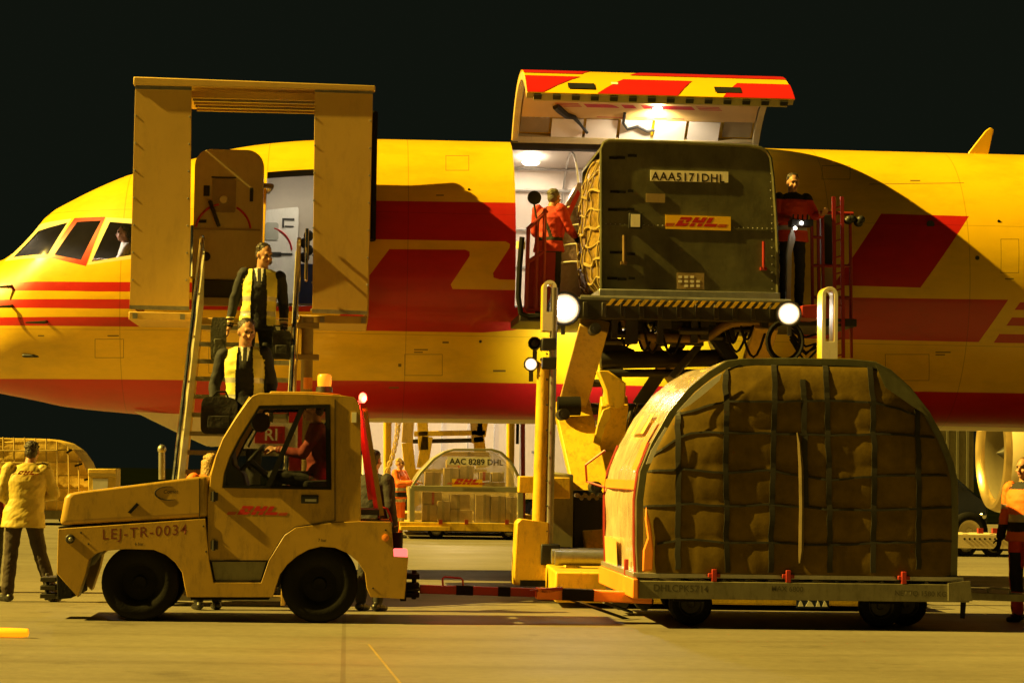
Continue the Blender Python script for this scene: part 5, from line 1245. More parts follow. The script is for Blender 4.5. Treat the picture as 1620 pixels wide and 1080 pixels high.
# roof beacon, red lamps and the rear bars they light
bm = NB(); c = at(513, 620, 23.2); lathe(bm, [(.085, 0), (.08, .05), (.06, .06)], c, 'z', 20); bc = obj('beacon', bm, 'dark_metal', tg)
bm = NB(); lathe(bm, [(.068, .055), (.072, .10), (.07, .16), (.055, .178), (.001, .182)], c, 'z', 20); obj('beacon_lens', bm, 'amber', bc)
YQ = YN+.25
bm = NB(); c = at(574, 629, YQ); ell(bm, c, .04, .04, .052, 14, 10); rl = obj('red_lamp', bm, 'lamp_red', tg)
bm = NB(); q = at(562, 637, YQ); bar(bm, q, c-Vector((0, 0, .03)), .05, .03); obj('lamp_bracket', bm, 'black_plastic', rl)
l = spot('red_lamp_light', c+Vector((.03, -.06, -.02)), c-Vector((0, 0, 1)), 22, (1, .07, .04), .03, kind='POINT'); l.parent = None
for a, b, yy in (((566,640), (586,790), YN+.3), ((577,645), (604,815), YN+.12), ((572,648), (596,812), YFr-.2)):
    bm = NB(); bar(bm, at(*a, yy), at(*b, yy), .045, .035, upv=(0, 1, 0)); obj('rear_stay', bm, 'red_metal' if yy > YN+.2 else 'tug_paint', tg)
bm = NB(); tube(bm, [at(a, b, YN+.2) for a, b in ((600,822),(598,808),(604,802),(612,804),(617,815),(619,826))], .014, 6); obj('grab_loop', bm, 'red_metal', tg)
bm = NB(); p, q = at(570, 814, YN+.1), at(600, 806, YN+.1); box(bm, p.x, q.x, YN+.1, YFr-.2, p.z, q.z); obj('rear_shelf', bm, 'dark_metal', tg)
bm = NB(); p, q = at(622, 883, YN+.1), at(645, 868, YN+.1); box(bm, p.x, q.x, YN+.06, YN+.3, p.z, q.z); obj('tail_light', bm, 'tail_red', tg, bevel=.02, seg=3)
bm = NB(); p = at(628, 858, YN+.5); cyl(bm, (p.x, YN+.5, p.z-.12), (p.x, YN+.5, p.z+.10), .06, 10); obj('hitch_pin', bm, 'black_rubber', tg)
bm = NB(); p = at(655, 925, YN+.7)
for dz in (-.09, 0, .09): box(bm, p.x-.12, p.x+.05, YN+.55, YN+.85, p.z+dz-.025, p.z+dz+.025)
cyl(bm, (p.x, YN+.7, p.z-.14), (p.x, YN+.7, p.z+.15), .025, 8); box(bm, p.x-.14, p.x-.08, YN+.5, YN+.9, p.z-.15, p.z+.15); obj('rear_coupling', bm, 'black_rubber', tg, bevel=.008)
bm = NB(); p, q = at(256, 758, YFr-.1), at(256, 712, YFr-.1); cyl(bm, p, q, .035, 10); ell(bm, q+Vector((0, 0, .01)), .045, .045, .05, 12, 8); obj('marker_post', bm, 'grey_steel', tg)

bm = NB(); prism(bm, tp_([(334,888),(422,888),(412,918),(340,918)]), YN+.03, YN+.06); obj('step_panel', bm, 'olive_panel', tg, bevel=.006)

bm = NB(); tube(bm, [at(a, b, YN+.0) for a, b in ((336,748),(330,735),(328,715))], .010, 6); p = at(328, 706, YN-.01); box(bm, p.x-.045, p.x+.045, YN-.03, YN+.01, p.z-.09, p.z+.09); 
bmesh.ops.delete(bm, geom=bm.verts[:], context='VERTS'); bm.free()
bm = NB(); bar(bm, at(352, 752, YN+.16), at(372, 700, YN+.16), .014, .012, upv=(0, 1, 0)); obj('wiper', bm, 'black_plastic', tg)
bm = NB(); p = at(610, 850, YN); lathe(bm, [(.035, .01), (.035, -.008), (.001, -.014)], (p.x, YN, p.z), 'y', 18); obj('side_reflector', bm, 'orange_plastic', tg)
for x, y in ((128,842),(322,832),(140,860),(326,872),(440,930),(590,930),(610,838)):
    p = at(x, y, YN); bm = NB(); lathe(bm, [(.010, .002), (.008, -.005), (.001, -.006)], (p.x, YN, p.z), 'y', 8); obj('body_bolt', bm, 'dark_metal', tg)
bm = NB(); p, q = at(556, 668, YN+.012), at(564, 652, YN+.012); box(bm, p.x, q.x, YN+.004, YN+.02, p.z, q.z); obj('warning_sticker', bm, 'plate_white', tg)
# ------------------------------------------------------------------ people
mat('skin', (.42, .22, .13), .5, var=.1, spec=.4); mat('hair_dark', (.03, .02, .013), .55, var=.3, bump=.5, bscale=60); mat('hair_fair', (.42, .27, .08), .5, var=.3, bump=.5, bscale=60); mat('hair_grey', (.12, .11, .09), .6, var=.3)
mat('hair_brown', (.14, .08, .035), .55, var=.3, bump=.5, bscale=60); mat('lit_red_cloth', (.72, .062, .016), .7, var=.2, bump=.5, bscale=14); mat('eye_dark', (.03, .02, .015), .2, var=0); mat('lip', (.30, .10, .08), .5, var=0)  # the brighter red cloth has the light on the jacket painted in
mat('navy_cloth', (.012, .013, .020), .8, var=.25, bump=.4, bscale=18); mat('shirt_white', (.75, .74, .70), .7, var=.05, bump=.2); mat('black_cloth', (.014, .013, .012), .8, var=.3, bump=.4, bscale=18)
mat('red_cloth', (.48, .030, .014), .75, var=.2, bump=.5, bscale=14); mat('dark_red_cloth', (.17, .015, .012), .8, var=.2, bump=.4, bscale=14); mat('orange_cloth', (.85, .17, .015), .7, var=.12, bump=.4, bscale=14)
mat('yellow_jacket', (.52, .40, .075), .55, var=.18, scale=6, bump=.7, bscale=7); mat('hivis', (.74, .68, .14), .6, var=.08, bump=.3, bscale=14, emit=0); mat('reflective', (.50, .49, .44), .3, metal=.3, var=.08); mat('shoe_black', (.012, .011, .010), .4, var=.2)
mat('cuff_gold', (.60, .48, .25), .4, var=.05); mat('trouser_brown', (.035, .022, .014), .8, var=.3, bump=.5, bscale=14)
T = dict(skin=0, torso=1, arm=2, leg=3, shoe=4, eye=5, lip=6, glove=7)
def cone(bm, a, b, r0, r1, tag_, seg=14, flat=None):
    a, b = Vector(a), Vector(b); d = (b-a); L = d.length; d.normalize(); u, w = frame_axes(d); rings = []
    st_ = [(-.98, .2), (-.7, .7), (-.35, .93), (0, 1)]
    prof = [(r0*q, r0*p) for p, q in st_]+[(r0+(r1-r0)*k/6, L*k/6) for k in range(1, 6)]+[(r1*q, L-r1*p) for p, q in st_[::-1]]
    for r, h in prof: rings.append([bm.verts.new(a+d*h+(u*math.cos(2*math.pi*k/seg)+w*math.sin(2*math.pi*k/seg))*r) for k in range(seg)])
    for p, q in zip(rings, rings[1:]):
        for k in range(seg): face(bm, (p[k], p[(k+1) % seg], q[(k+1) % seg], q[k]), tag_)
    face(bm, rings[0][::-1], tag_); face(bm, rings[-1], tag_)
def loft(bm, secs, tag_, seg=36):
    """secs: (centre, lateral axis, front axis, rx, ry)"""
    dense = []
    for a, b in zip(secs, secs[1:]):
        for i in range(5): f = i/5; dense.append(tuple((Vector(a[k])*(1-f)+Vector(b[k])*f) if k < 3 else a[k]*(1-f)+b[k]*f for k in range(5)))
    secs = dense+[secs[-1]]
    R = [[bm.verts.new(Vector(c)+Vector(l)*(rx*math.cos(2*math.pi*k/seg))+Vector(f)*(ry*math.sin(2*math.pi*k/seg))) for k in range(seg)] for c, l, f, rx, ry in secs]
    for p, q in zip(R, R[1:]):
        for k in range(seg): face(bm, (p[k], p[(k+1) % seg], q[(k+1) % seg], q[k]), tag_)
    face(bm, R[0][::-1], tag_); face(bm, R[-1], tag_)
BASE = dict(pel=(0,0,.95), waist=(0,-.005,1.10), chest=(0,-.01,1.29), sh=(0,0,1.43), neck=(0,-.005,1.50), head=(0,-.03,1.645),
            sR=(-.185,0,1.42), eR=(-.245,.03,1.14), wR=(-.255,-.05,.89), sL=(.185,0,1.42), eL=(.245,.03,1.14), wL=(.255,-.05,.89),
            hR=(-.09,0,.93), kR=(-.10,-.02,.51), aR=(-.105,.03,.085), hL=(.09,0,.93), kL=(.10,-.02,.51), aL=(.105,.03,.085), tR=None, tL=None)
def remesh(bm, voxel):
    bmesh.ops.recalc_face_normals(bm, faces=bm.faces[:]); bm.verts.ensure_lookup_table()
    kd = kdtree.KDTree(len(bm.faces)); tags = []
    for i, f in enumerate(bm.faces): kd.insert(f.calc_center_median(), i); tags.append(f.material_index)
    kd.balance()
    me = bpy.data.meshes.new('tmp'); bm.to_mesh(me); o = bpy.data.objects.new('tmp', me); C.objects.link(o)
    md = o.modifiers.new('r', 'REMESH'); md.mode = 'VOXEL'; md.voxel_size = voxel
    sm = o.modifiers.new('s', 'SMOOTH'); sm.iterations = 2; sm.factor = .5
    dg = bpy.context.evaluated_depsgraph_get(); m2 = bpy.data.meshes.new_from_object(o.evaluated_get(dg))
    bpy.data.objects.remove(o); bpy.data.meshes.remove(me)
    out = NB(); out.from_mesh(m2); bpy.data.meshes.remove(m2)
    for f in out.faces: f.material_index = tags[kd.find(f.calc_center_median())[1]]; f.smooth = True
    return out
def person(loc, rz, label, group=None, pose=None, top='navy_cloth', arm=None, legs='black_cloth', hair='hair_dark', scale=1.0, headyaw=0, headpitch=0, puff=1.0, hem=.86, paint=None, vest=False,
           voxel=.0075, cap=None, long_hair=False, grip=(.5, .5), mats_extra=None, legpuff=1.0, gloves=False, feet=True):
    J = {k: (Vector(v) if v else None) for k, v in {**BASE, **(pose or {})}.items()}
    root = thing('person', (0, 0, 0), label, 'person', group, local=True)
    bm = NB(); lat = (J['sL']-J['sR']).normalized(); latp = (J['hL']-J['hR']).normalized()
    def fr(l, upv): return Vector(l).cross(Vector(upv)).normalized()*1
    upc = (J['neck']-J['pel']).normalized(); F1 = -upc.cross(lat).normalized(); F0 = -Vector((0, 0, 1)).cross(latp).normalized()
    F1 = F1 if True else F1
    p = puff
    hemc = J['pel']+(J['hR']+J['hL'])*.0+Vector((0, 0, hem-.95))
    loft(bm, [(hemc, latp, F0, .195*p, .150*p), (J['pel']+Vector((0, 0, .02)), latp, F0, .178*p, .13*p), (J['waist'], (lat+latp).normalized(), F1, .160*p, .120*p), (J['chest'], lat, F1, .182*p, .128*p),
              (J['sh']*.55+J['chest']*.45, lat, F1, .185*p, .115*p), (J['sh']+upc*.025, lat, F1, .150, .085), (J['neck']-upc*.01, lat, F1, .075, .07)], T['torso'])
    cone(bm, J['pel']-latp*.06, J['pel']+latp*.06, .108, .108, T['leg'])
    hR = Matrix.Rotation(headyaw, 3, 'Z') @ Matrix.Rotation(headpitch, 3, 'X')
    h = J['head']; HS = .91; H = lambda x, y, z: h+hR @ Vector((x*HS, y*HS, z*HS-.012)); E_ = lambda b_, c_, rx, ry, rz, a_, d_, mi_=0, rot=None: ell(b_, c_, rx*HS, ry*HS, rz*HS, a_, d_, mi_, rot)
    cone(bm, J['neck']-upc*.04, h+hR @ Vector((0, .02, -.05)), .060, .056, T['skin'])
    E_(bm, H(0, .012, .025), .076, .096, .098, 20, 14, T['skin'], hR); E_(bm, H(0, -.022, -.045), .058, .070, .075, 18, 12, T['skin'], hR); E_(bm, H(0, -.062, -.092), .026, .022, .020, 10, 8, T['skin'], hR)
    cone(bm, H(0, -.088, .010), H(0, -.108, -.028), .008, .0135, T['skin'], 10); E_(bm, H(0, -.078, .038), .050, .018, .012, 12, 8, T['skin'], hR)
    for s in (-1, 1):
        E_(bm, H(s*.079, .015, -.005), .012, .022, .034, 10, 8, T['skin'], hR); E_(bm, H(s*.032, -.083, .016), .015, .010, .009, 10, 8, T['eye'], hR); E_(bm, H(s*.045, -.06, -.03), .022, .025, .022, 10, 8, T['skin'], hR)
    E_(bm, H(0, -.088, -.060), .024, .010, .008, 12, 8, T['lip'], hR)
    for s, k in ((-1, 'R'), (1, 'L')):
        S, E, W = J['s'+k], J['e'+k], J['w'+k]
        cone(bm, S, E, .068*p, .053*p, T['arm']); cone(bm, E, W, .053*p, .040*p, T['arm'])
        d = (W-E).normalized(); side = Vector((0, -1, 0)); side = (side-d*side.dot(d)).normalized(); n = d.cross(side)*(-s)   # n: palm normal toward the body
        HT = T['glove'] if gloves else T['skin']
        cone(bm, W-d*.03, W+d*.03, .029, .027, HT)
        g = grip[0 if k == 'R' else 1]
        pc = W+d*.075
        Rm = Matrix((side, n, d)).transposed(); ell(bm, pc, .041, .018, .052, 14, 10, HT, Rm)
        for i in range(4):
            off = side*(.031-.0215*i); L1 = (.046, .050, .047, .038)[i]; a0 = pc+off+d*.038; b = math.radians(20+85*g)
            d1 = (d*math.cos(b*.5)+n*math.sin(b*.5)); a1 = a0+d1*L1; d2_ = d*math.cos(b*1.25)+n*math.sin(b*1.25); a2 = a1+d2_*L1*.8
            cone(bm, a0, a1, .0092, .0086, HT, 8); cone(bm, a1, a2, .0086, .0072, HT, 8)
        t0 = pc+side*.032-d*.03; t1 = t0+(side*.6+d*.6+n*.35).normalized()*.04; t2 = t1+(d*.75+n*.6*g+side*.15).normalized()*.03
        cone(bm, t0, t1, .012, .0105, HT, 8); cone(bm, t1, t2, .0105, .0085, HT, 8)
        Hh, K, A = J['h'+k], J['k'+k], J['a'+k]; q = legpuff
        cone(bm, Hh, K, .088*q, .064*q, T['leg']); cone(bm, K, A+(K-A)*.06, .066*q, .058*q, T['leg'])
        if feet:
            tv = J['t'+k] or Vector((s*.03, -1, 0)); tv = tv.normalized(); fl = A+Vector((0, 0, -.045))
            cone(bm, fl-tv*.05+Vector((0, 0, .01)), fl+tv*.10-Vector((0, 0, .004)), .043, .040, T['shoe']); cone(bm, fl+tv*.07-Vector((0, 0, .006)), fl+tv*.17-Vector((0, 0, .012)), .040, .028, T['shoe']); cone(bm, A, fl, .046, .046, T['shoe'])
    out = remesh(bm, voxel); bm.free()
    names = ['skin', top, arm or top, legs, 'shoe_black', 'eye_dark', 'lip', 'black_rubber']+(mats_extra or [])
    out.normal_update()
    for v in out.verts:      # cloth folds
        tgs = {f.material_index for f in v.link_faces}
        if tgs <= {1, 2, 3}:
            c = v.co; k = .007*noise.noise(Vector((c.x*9, c.y*9, c.z*16)))+.006*abs(noise.noise(Vector((c.x*14+c.z*10, c.y*14, c.z*9+3))))
            v.co = c+v.normal*k
    if paint:
        for f in out.faces:
            r = paint(f.calc_center_median(), f.material_index, f.normal)
            if r is not None: f.material_index = r
    vb = None
    if vest:
        vb = out.copy(); vb.normal_update()
        kill = [f for f in vb.faces if not vest(f.calc_center_median(), f.material_index, f.normal)]
        bmesh.ops.delete(vb, geom=kill, context='FACES')
        for v in vb.verts: v.co += v.normal*.010
        for f in vb.faces:
            z = f.calc_center_median().z; f.material_index = 1 if any(abs(z-q) < .024 for q in (1.02, 1.17)) else 0
    body = obj('body', out, names, root, fix=False)
    if vb: obj('safety_vest', vb, ['hivis', 'reflective'], root, fix=False)
    hb = NB()
    if cap: E_(hb, H(0, .015, .045), .086, .106, .085, 18, 12, 0, hR); E_(hb, H(0, -.10, .045), .06, .05, .012, 14, 8, 0, hR); obj('cap', remesh(hb, .008), cap, root, fix=False)
    else:
        E_(hb, H(0, .036, .052), .083, .094, .086, 20, 14, 0, hR); E_(hb, H(0, .060, .0), .078, .070, .085, 18, 12, 0, hR)
        for i in range(26):
            a = random.uniform(-.2, math.pi+.2); e = random.uniform(.1, 1.2); E_(hb, H(.070*math.cos(a)*math.cos(e), .028+.084*math.sin(a)*math.cos(e), .050+.078*math.sin(e)), .030, .030, .016, 8, 6, 0, hR)
        if long_hair:
            for i in range(22):
                a = math.radians(-10+200*i/21); x, y = .080*math.cos(a), .02+.085*math.sin(a); cone(hb, H(x, y, .03), H(x*1.25, y*1.1+.01, -.17-.05*random.random()), .022, .012, 0, 8)
        out2 = remesh(hb, .006)
        for v in out2.verts: v.co += v.normal*.004*noise.noise(v.co*60)
        obj('hair', out2, hair, root, fix=False)
    hb.free()
    root.location = loc; root.rotation_euler = (0, 0, rz); root.scale = (scale,)*3
    return root
R = math.radians
# two flight crew on the steps (front open jackets, shirts, vests)
def crew_paint(c, t, n):
    if t == 1 and n.y < -.1 and c.z > 1.18:
        w_ = .046*(c.z-1.22)/.26
        if abs(c.x) < w_: return 9 if abs(c.x) < .017 else 8
    if t == 2 and c.z < 1.02 and abs(c.x) > .2:
        if .925 < c.z < .955 or .97 < c.z < .985: return 10
    return None
crew_vest = lambda c, t, n: t == 1 and .90 < c.z < 1.47 and abs(c.x) < .178 and (c.y > .03 or abs(c.x) > .078-.05*max(0, c.z-1.2))
crew_extra = ['shirt_white', 'black_cloth', 'cuff_gold']
def stair_person(px, Y, head_py, **k):
    z = math.ceil(step_z(Y)/step_z(YE0+1e-9+(YS-.1-YE0)/NST)) if False else None
    i = int((Y-YE0)/(YS-.1-YE0)*NST); yc = YE0+(YS-.1-YE0)*(i+.5)/NST; return (at(px, head_py, yc).x, yc, step_z(yc))
RISE = (ZP-.06)/NST; RUN = (YS-.1-YE0)/NST
l1 = stair_person(404, 27.75, 500); l2 = stair_person(392, 26.45, 600)
dn = dict(kR=(-.11,-.13,.52), aR=(-.10,-.04,.085), kL=(.10,-.16,.36), aL=(.10,-RUN+.02,.085-RISE), tR=(-.1,-1,0), tL=(.1,-1,0))
head_z = lambda px, py, y: at(px, py, y).z
h1 = (head_z(418, 380, l1[1])-l1[2])/1.775; h2 = (head_z(396, 497, l2[1])-l2[2])/1.775
person((l1[0]+.02, l1[1]+.05, l1[2]), R(8), 'uniformed man in yellow vest higher on the boarding steps carrying two bags', 'flight crew on the steps', {**dn, 'waist': (.015,-.01,1.10), 'chest': (.03,-.03,1.29), 'sh': (.035,-.03,1.425), 'neck': (.04,-.04,1.49), 'sR': (-.145,-.01,1.425), 'sL': (.215,-.05,1.40), 'head': (.055,-.085,1.63), 'eR': (-.235,.05,1.15), 'wR': (-.285,.0,.90), 'eL': (.27,.03,1.14), 'wL': (.27,-.06,.88)}, paint=crew_paint, vest=crew_vest, headyaw=R(28), headpitch=R(14), scale=h1, mats_extra=crew_extra, grip=(.9, .9))
person((l2[0]-.02, l2[1]+.05, l2[2]), R(-4), 'uniformed man in yellow vest lower on the boarding steps carrying a black case', 'flight crew on the steps', {**dn, 'waist': (-.01,-.01,1.10), 'chest': (-.02,-.04,1.285), 'sh': (-.02,-.045,1.42), 'neck': (-.01,-.06,1.485), 'sR': (-.205,-.05,1.40), 'sL': (.16,-.03,1.425), 'head': (.01,-.11,1.62), 'eR': (-.285,.0,1.13), 'wR': (-.275,-.10,.90), 'eL': (.23,.05,1.15), 'wL': (.21,-.06,.92)}, paint=crew_paint, vest=crew_vest, headyaw=R(24), headpitch=R(12), scale=h2, mats_extra=crew_extra, grip=(.9, .6))
def bag(px0, py0, px1, py1, Y, label, name='travel_bag', cat='bag', m_='black_cloth', depth=.22, trim='black_rubber', hpx=None):
    p, q = at(px0, py1, Y), at(px1, py0, Y); w_, h_ = q.x-p.x, q.z-p.z; cx = (p.x+q.x)/2
    t = thing(name, (cx, Y, p.z), label, cat); bm = NB(); n = 7
    prism(bm, rrect(p.x, p.z, q.x, q.z, min(w_, h_)*.2), Y-depth/2, Y+depth/2)
    bmesh.ops.subdivide_edges(bm, edges=bm.edges[:], cuts=2, use_grid_fill=True)
    for v in bm.verts:
        fy = abs(v.co.y-Y)/(depth/2); v.co += Vector((noise.noise(v.co*6)*.018, noise.noise(v.co*5+Vector((4, 0, 0)))*.02, noise.noise(v.co*6+Vector((0, 7, 0)))*.015))
    obj('bag_body', bm, m_, t, bevel=.025, seg=3, smooth=60)
    bm = NB(); hx = at(hpx[0], hpx[1], Y) if hpx else Vector((cx, Y, q.z+.07))
    tube(bm, [(cx-w_*.25, Y, q.z-.02), (hx.x-.05, Y, hx.z-.01), (hx.x+.05, Y, hx.z-.01), (cx+w_*.25, Y, q.z-.02)], .012, 8); obj('bag_handle', bm, trim, t)
    bm = NB(); box(bm, p.x+w_*.18, q.x-w_*.18, Y-depth/2-.006, Y-depth/2+.02, p.z+h_*.15, p.z+h_*.5); obj('bag_pocket', bm, m_, t, bevel=.015); return t
bag(430, 524, 461, 568, 27.55, 'black soft travel bag in the hand of the man higher up the steps', hpx=(440, 514))
mat('bag_olive', (.06, .06, .04), .7, var=.3, bump=.4); bag(334, 502, 358, 570, 27.6, 'grey green rucksack held in the other hand of the man higher up the steps', m_='bag_olive', hpx=(362, 503))
bag(318, 629, 376, 686, 26.25, 'large square black flight case carried by the man lower on the steps', name='flight_case', depth=.26, hpx=(350, 618))
# man in a yellow jacket with his back to us
YM = 25.7; zm = 0; xm_ = at(38, 900, YM).x
def back_paint(c, t, n): return None
ym = person((xm_, YM, 0), R(180+8), 'man in yellow jacket and dark trousers with his back to us at left', None,
       dict(pel=(.02,0,.95), hL=(.11,0,.93), kL=(.14,-.02,.51), aL=(.17,.02,.085), hR=(-.07,0,.93), kR=(-.17,.03,.50), aR=(-.31,.04,.085), head=(-.055,-.07,1.625), neck=(-.03,-.03,1.50), sh=(-.01,-.02,1.43), eR=(-.30,-.06,1.17), wR=(-.16,-.22,1.10), eL=(.27,-.02,1.15), wL=(.14,-.2,1.05), tR=(-.5,-1,0), tL=(.6,-.8,0)),
       top='yellow_jacket', legs='trouser_brown', puff=1.22, hem=.80, scale=1.005, headyaw=R(-15), legpuff=1.12)
lg = logo_bm(.04, (0, 0, 0), lines=True)
for v in lg.verts: v.co = Vector((v.co.x, .150+v.co.y, v.co.z+1.37))
for v in lg.verts: v.co.x = -v.co.x
ORG[ym.name] = Vector((0, 0, 0)); obj('back_print', lg, 'red_ink', ym, fix=True)
# tug driver
sp = xw(520, 765)
SIT = dict(pel=(0,0,.52), waist=(0,.0,.68), chest=(0,-.02,.88), sh=(0,-.03,1.01), neck=(0,-.04,1.08), head=(0,-.08,1.215), sR=(-.18,-.02,1.0), sL=(.18,-.02,1.0), eR=(-.22,-.16,.76), wR=(-.14,-.40,.80), eL=(.22,-.16,.76), wL=(.14,-.40,.80),
           hR=(-.09,-.03,.50), kR=(-.11,-.44,.54), aR=(-.11,-.50,.12), hL=(.09,-.03,.50), kL=(.11,-.44,.54), aL=(.11,-.50,.12))
person((sp[0]-.10, 23.3, sp[1]-.47), R(-90), 'driver in dark red jacket seated at the wheel inside the tug cab', None, SIT, top='dark_red_cloth', legs='black_cloth', grip=(.8, .8), headpitch=R(5))
# blonde worker beyond the tug bonnet; dark figure behind its cab
person((at(327, 960, 24.6).x, 24.62, 0), R(200), 'blonde worker in orange jacket behind the tug bonnet', None, dict(head=(0,-.03,1.60)), top='orange_cloth', legs='black_cloth', hair='hair_fair', long_hair=True, scale=.955, puff=1.1)
person((at(586, 960, 24.7).x, 24.75, 0), R(150), 'dark clothed man half hidden behind the tug cab', None, dict(eL=(.24,-.1,1.18), wL=(.15,-.3,1.2)), top='black_cloth', legs='black_cloth', scale=.97, puff=1.12)
# loader crew
def ramp_paint(c, t, n):
    if t in (1, 2) and c.z > 1.40: return 8
    if t == 1 and (1.0 < c.z < 1.06): return 9
    if t == 2 and (.99 < c.z < 1.04): return 9
    return None
w1 = person((at(868, 400, 30.15).x, 30.15, 3.505), R(140), 'worker in red jacket on the loader platform leaning beside the doorway', 'loader crew', dict(neck=(0,-.06,1.47), sh=(0,-.04,1.41), head=(0,-.12,1.60), eR=(-.27,-.08,1.16), wR=(-.20,-.30,1.10), eL=(.26,-.05,1.14), wL=(.2,-.25,1.0)), top='red_cloth', legs='black_cloth', puff=1.15, hair='hair_grey', scale=.99, legpuff=1.1,
       paint=lambda c, t, n: 8 if (t == 1 and c.y > 0 and abs(abs(c.x-.02)-(1.42-c.z)*.35) < .022 and c.z > 1.05) or (t == 1 and 1.0 < c.z < 1.05) else None, mats_extra=['black_cloth', 'reflective'], gloves=True)
w2 = person((at(1253, 400, 29.45).x, 29.45, DZ-.03), R(6), 'worker in red jacket at the loader controls to the right of the raised container', 'loader crew', dict(eR=(-.25,-.04,1.16), wR=(-.12,-.28,1.12), eL=(.29,-.05,1.2), wL=(.30,-.27,1.20), head=(-.01,-.06,1.63)), top='lit_red_cloth', legs='black_cloth', puff=1.12, scale=1.0, headpitch=R(12), paint=ramp_paint, mats_extra=['black_cloth', 'reflective'], gloves=False)
# marshaller at the right edge
def hv_paint(c, t, n):
    if t == 1 and c.z > 1.41: return 9
    if t == 1 and 1.06 < c.z < 1.14: return 8
    if t == 1 and .96 < c.z < 1.06: return 9
    if t == 2 and (1.20 < c.z < 1.25): return 8
    if t == 2 and c.z < 1.03: return 9
    if t == 3 and c.x*0+c.z < .74 and c.z > .32 and abs(c.y) < .2 and c.x < -.02 and n.x > -.4: return 9
    if t == 3 and (.27 < c.z < .31): return 8
    return None
person((at(1621, 950, 24.1).x, 24.1, 0), R(-50), 'marshaller in orange and navy high visibility overalls at the right edge', None, dict(eR=(-.255,.02,1.14), wR=(-.265,-.06,.90)), top='orange_cloth', legs='lit_red_cloth', hair='hair_brown', puff=1.12, scale=.985, paint=hv_paint, mats_extra=['reflective', 'black_cloth'], gloves=True, legpuff=1.15)
# distant worker beside the far container, pilot, edge figure
person((at(630, 830, 51.2).x, 51.2, 0), R(60), 'distant worker in orange suit with pale bands beside the boxed container', None, dict(eR=(-.22,-.12,1.2), wR=(-.15,-.38,1.22), eL=(.22,-.12,1.2), wL=(.15,-.38,1.22)), top='orange_cloth', legs='orange_cloth', hair='hair_fair', voxel=.014, scale=1.0, puff=1.2, legpuff=1.2,
       paint=lambda c, t, n: 8 if t in (1, 3) and any(abs(c.z-q) < .035 for q in (1.06, .82, .40)) else (9 if t == 1 and .9 < c.z < 1.0 else None), mats_extra=['reflective', 'navy_cloth'])
px_, pz = skin_px(182, 392); person((px_+.10, 32.55, pz-.92), R(-80), 'pilot in white shirt seated behind the rear cockpit window', None, SIT, top='shirt_white', legs='black_cloth', voxel=.012)
person((at(-14, 800, 27.5).x, 27.5, 0), R(150), 'figure in dark red clothing mostly cut off by the left edge', None, dict(head=(0,-.03,1.60)), top='dark_red_cloth', legs='black_cloth', voxel=.012, scale=.97)

# ------------------------------------------------------------------ background beyond the aircraft
mat('carton', (.50, .36, .17), .7, var=.2, scale=6, dirt=.2); mat('clear_film', (.62, .58, .46), .12, var=.1, alpha=.13, spec=.8); mat('hull_film', (.55, .52, .42), .3, var=.1, alpha=.45); mat('olive_frame', (.26, .25, .16), .45, metal=.2, var=.15)
YG = 50.8
gc = thing('cargo_container', (at(738, 828, YG).x, YG+1, 0), 'clear-fronted freight container full of cartons on a dolly beneath the aircraft belly', 'freight container')
PG = poly([(648,828),(648,772),(664,747),(686,724),(704,713),(718,709),(778,709),(794,714),(810,729),(821,750),(828,772),(828,828)], YG)
zb2 = PG[0][1]; PG[-1] = (PG[-1][0], zb2); cg = ((PG[0][0]+PG[-1][0])/2)
def ins2(pts, k): zc = (zb2+max(p[1] for p in pts))/2; return [(cg+(x-cg)*(1-k), zc+(z-zc)*(1-k)) for x, z in pts]
bm = NB(); prism(bm, [PG, ins2(PG, .055)[::-1]], YG, YG+.08); obj('front_frame', bm, 'olive_frame', gc, bevel=.01)
bm = NB()
for q0, q1 in zip(PG, PG[1:]): face(bm, [bm.verts.new(v) for v in ((q0[0], YG+.08, q0[1]), (q1[0], YG+.08, q1[1]), (q1[0], YG+2.2, q1[1]), (q0[0], YG+2.2, q0[1]))])
bmesh.ops.remove_doubles(bm, verts=bm.verts[:], dist=1e-4); prism(bm, PG, YG+2.19, YG+2.2); obj('hull', bm, 'hull_film', gc)
bm = NB(); a, b = at(650, 776, YG), at(826, 770, YG); box(bm, a.x, b.x, YG-.03, YG+.04, a.z, b.z); obj('cross_rail', bm, 'olive_frame', gc, bevel=.01)
for x in (652, 823): bm = NB(); p, q = at(x, 826, YG), at(x, 773, YG); bar(bm, p-Vector((0, .02, 0)), q-Vector((0, .02, 0)), .10, .06, upv=(0, 1, 0)); obj('corner_post', bm, 'olive_frame', gc)
bm = NB(); prism(bm, ins2(PG, .05), YG+.02, YG+.024); obj('film', bm, 'clear_film', gc)
random.seed(3)
for (x0, y0, x1, y1, dy) in ((668,826,692,798,.3),(692,826,712,792,.25),(668,798,700,778,.35),(712,826,748,806,.3),(712,806,744,782,.35),(752,826,775,782,.25),(776,826,800,784,.3),(800,826,818,786,.3),(672,772,698,746,.35),(702,772,726,740,.3),(706,740,744,727,.4),(727,772,750,736,.35),(758,760,776,746,.3),(778,762,798,747,.3),(752,772,800,762,.3),(700,722,775,714,.8)):
    p, q = at(x0+.5, y1, YG+dy), at(x1-.8, y0, YG+dy); bm = NB(); box(bm, p.x, q.x, YG+dy, YG+dy+.5, q.z, p.z); cb = obj('carton', bm, 'carton', gc, bevel=.008)
    bm = NB(); xx = p.x+(q.x-p.x)*random.uniform(.35, .65); box(bm, xx-.03, xx+.03, YG+dy-.006, YG+dy, q.z, p.z); obj('tape', bm, 'red_ink' if random.random() < .15 else 'dark_beige', cb)
pl = plate('number_plate', 708, 722, 776, 735, 'plate_white', gc, Y=YG-.02, skew=1)
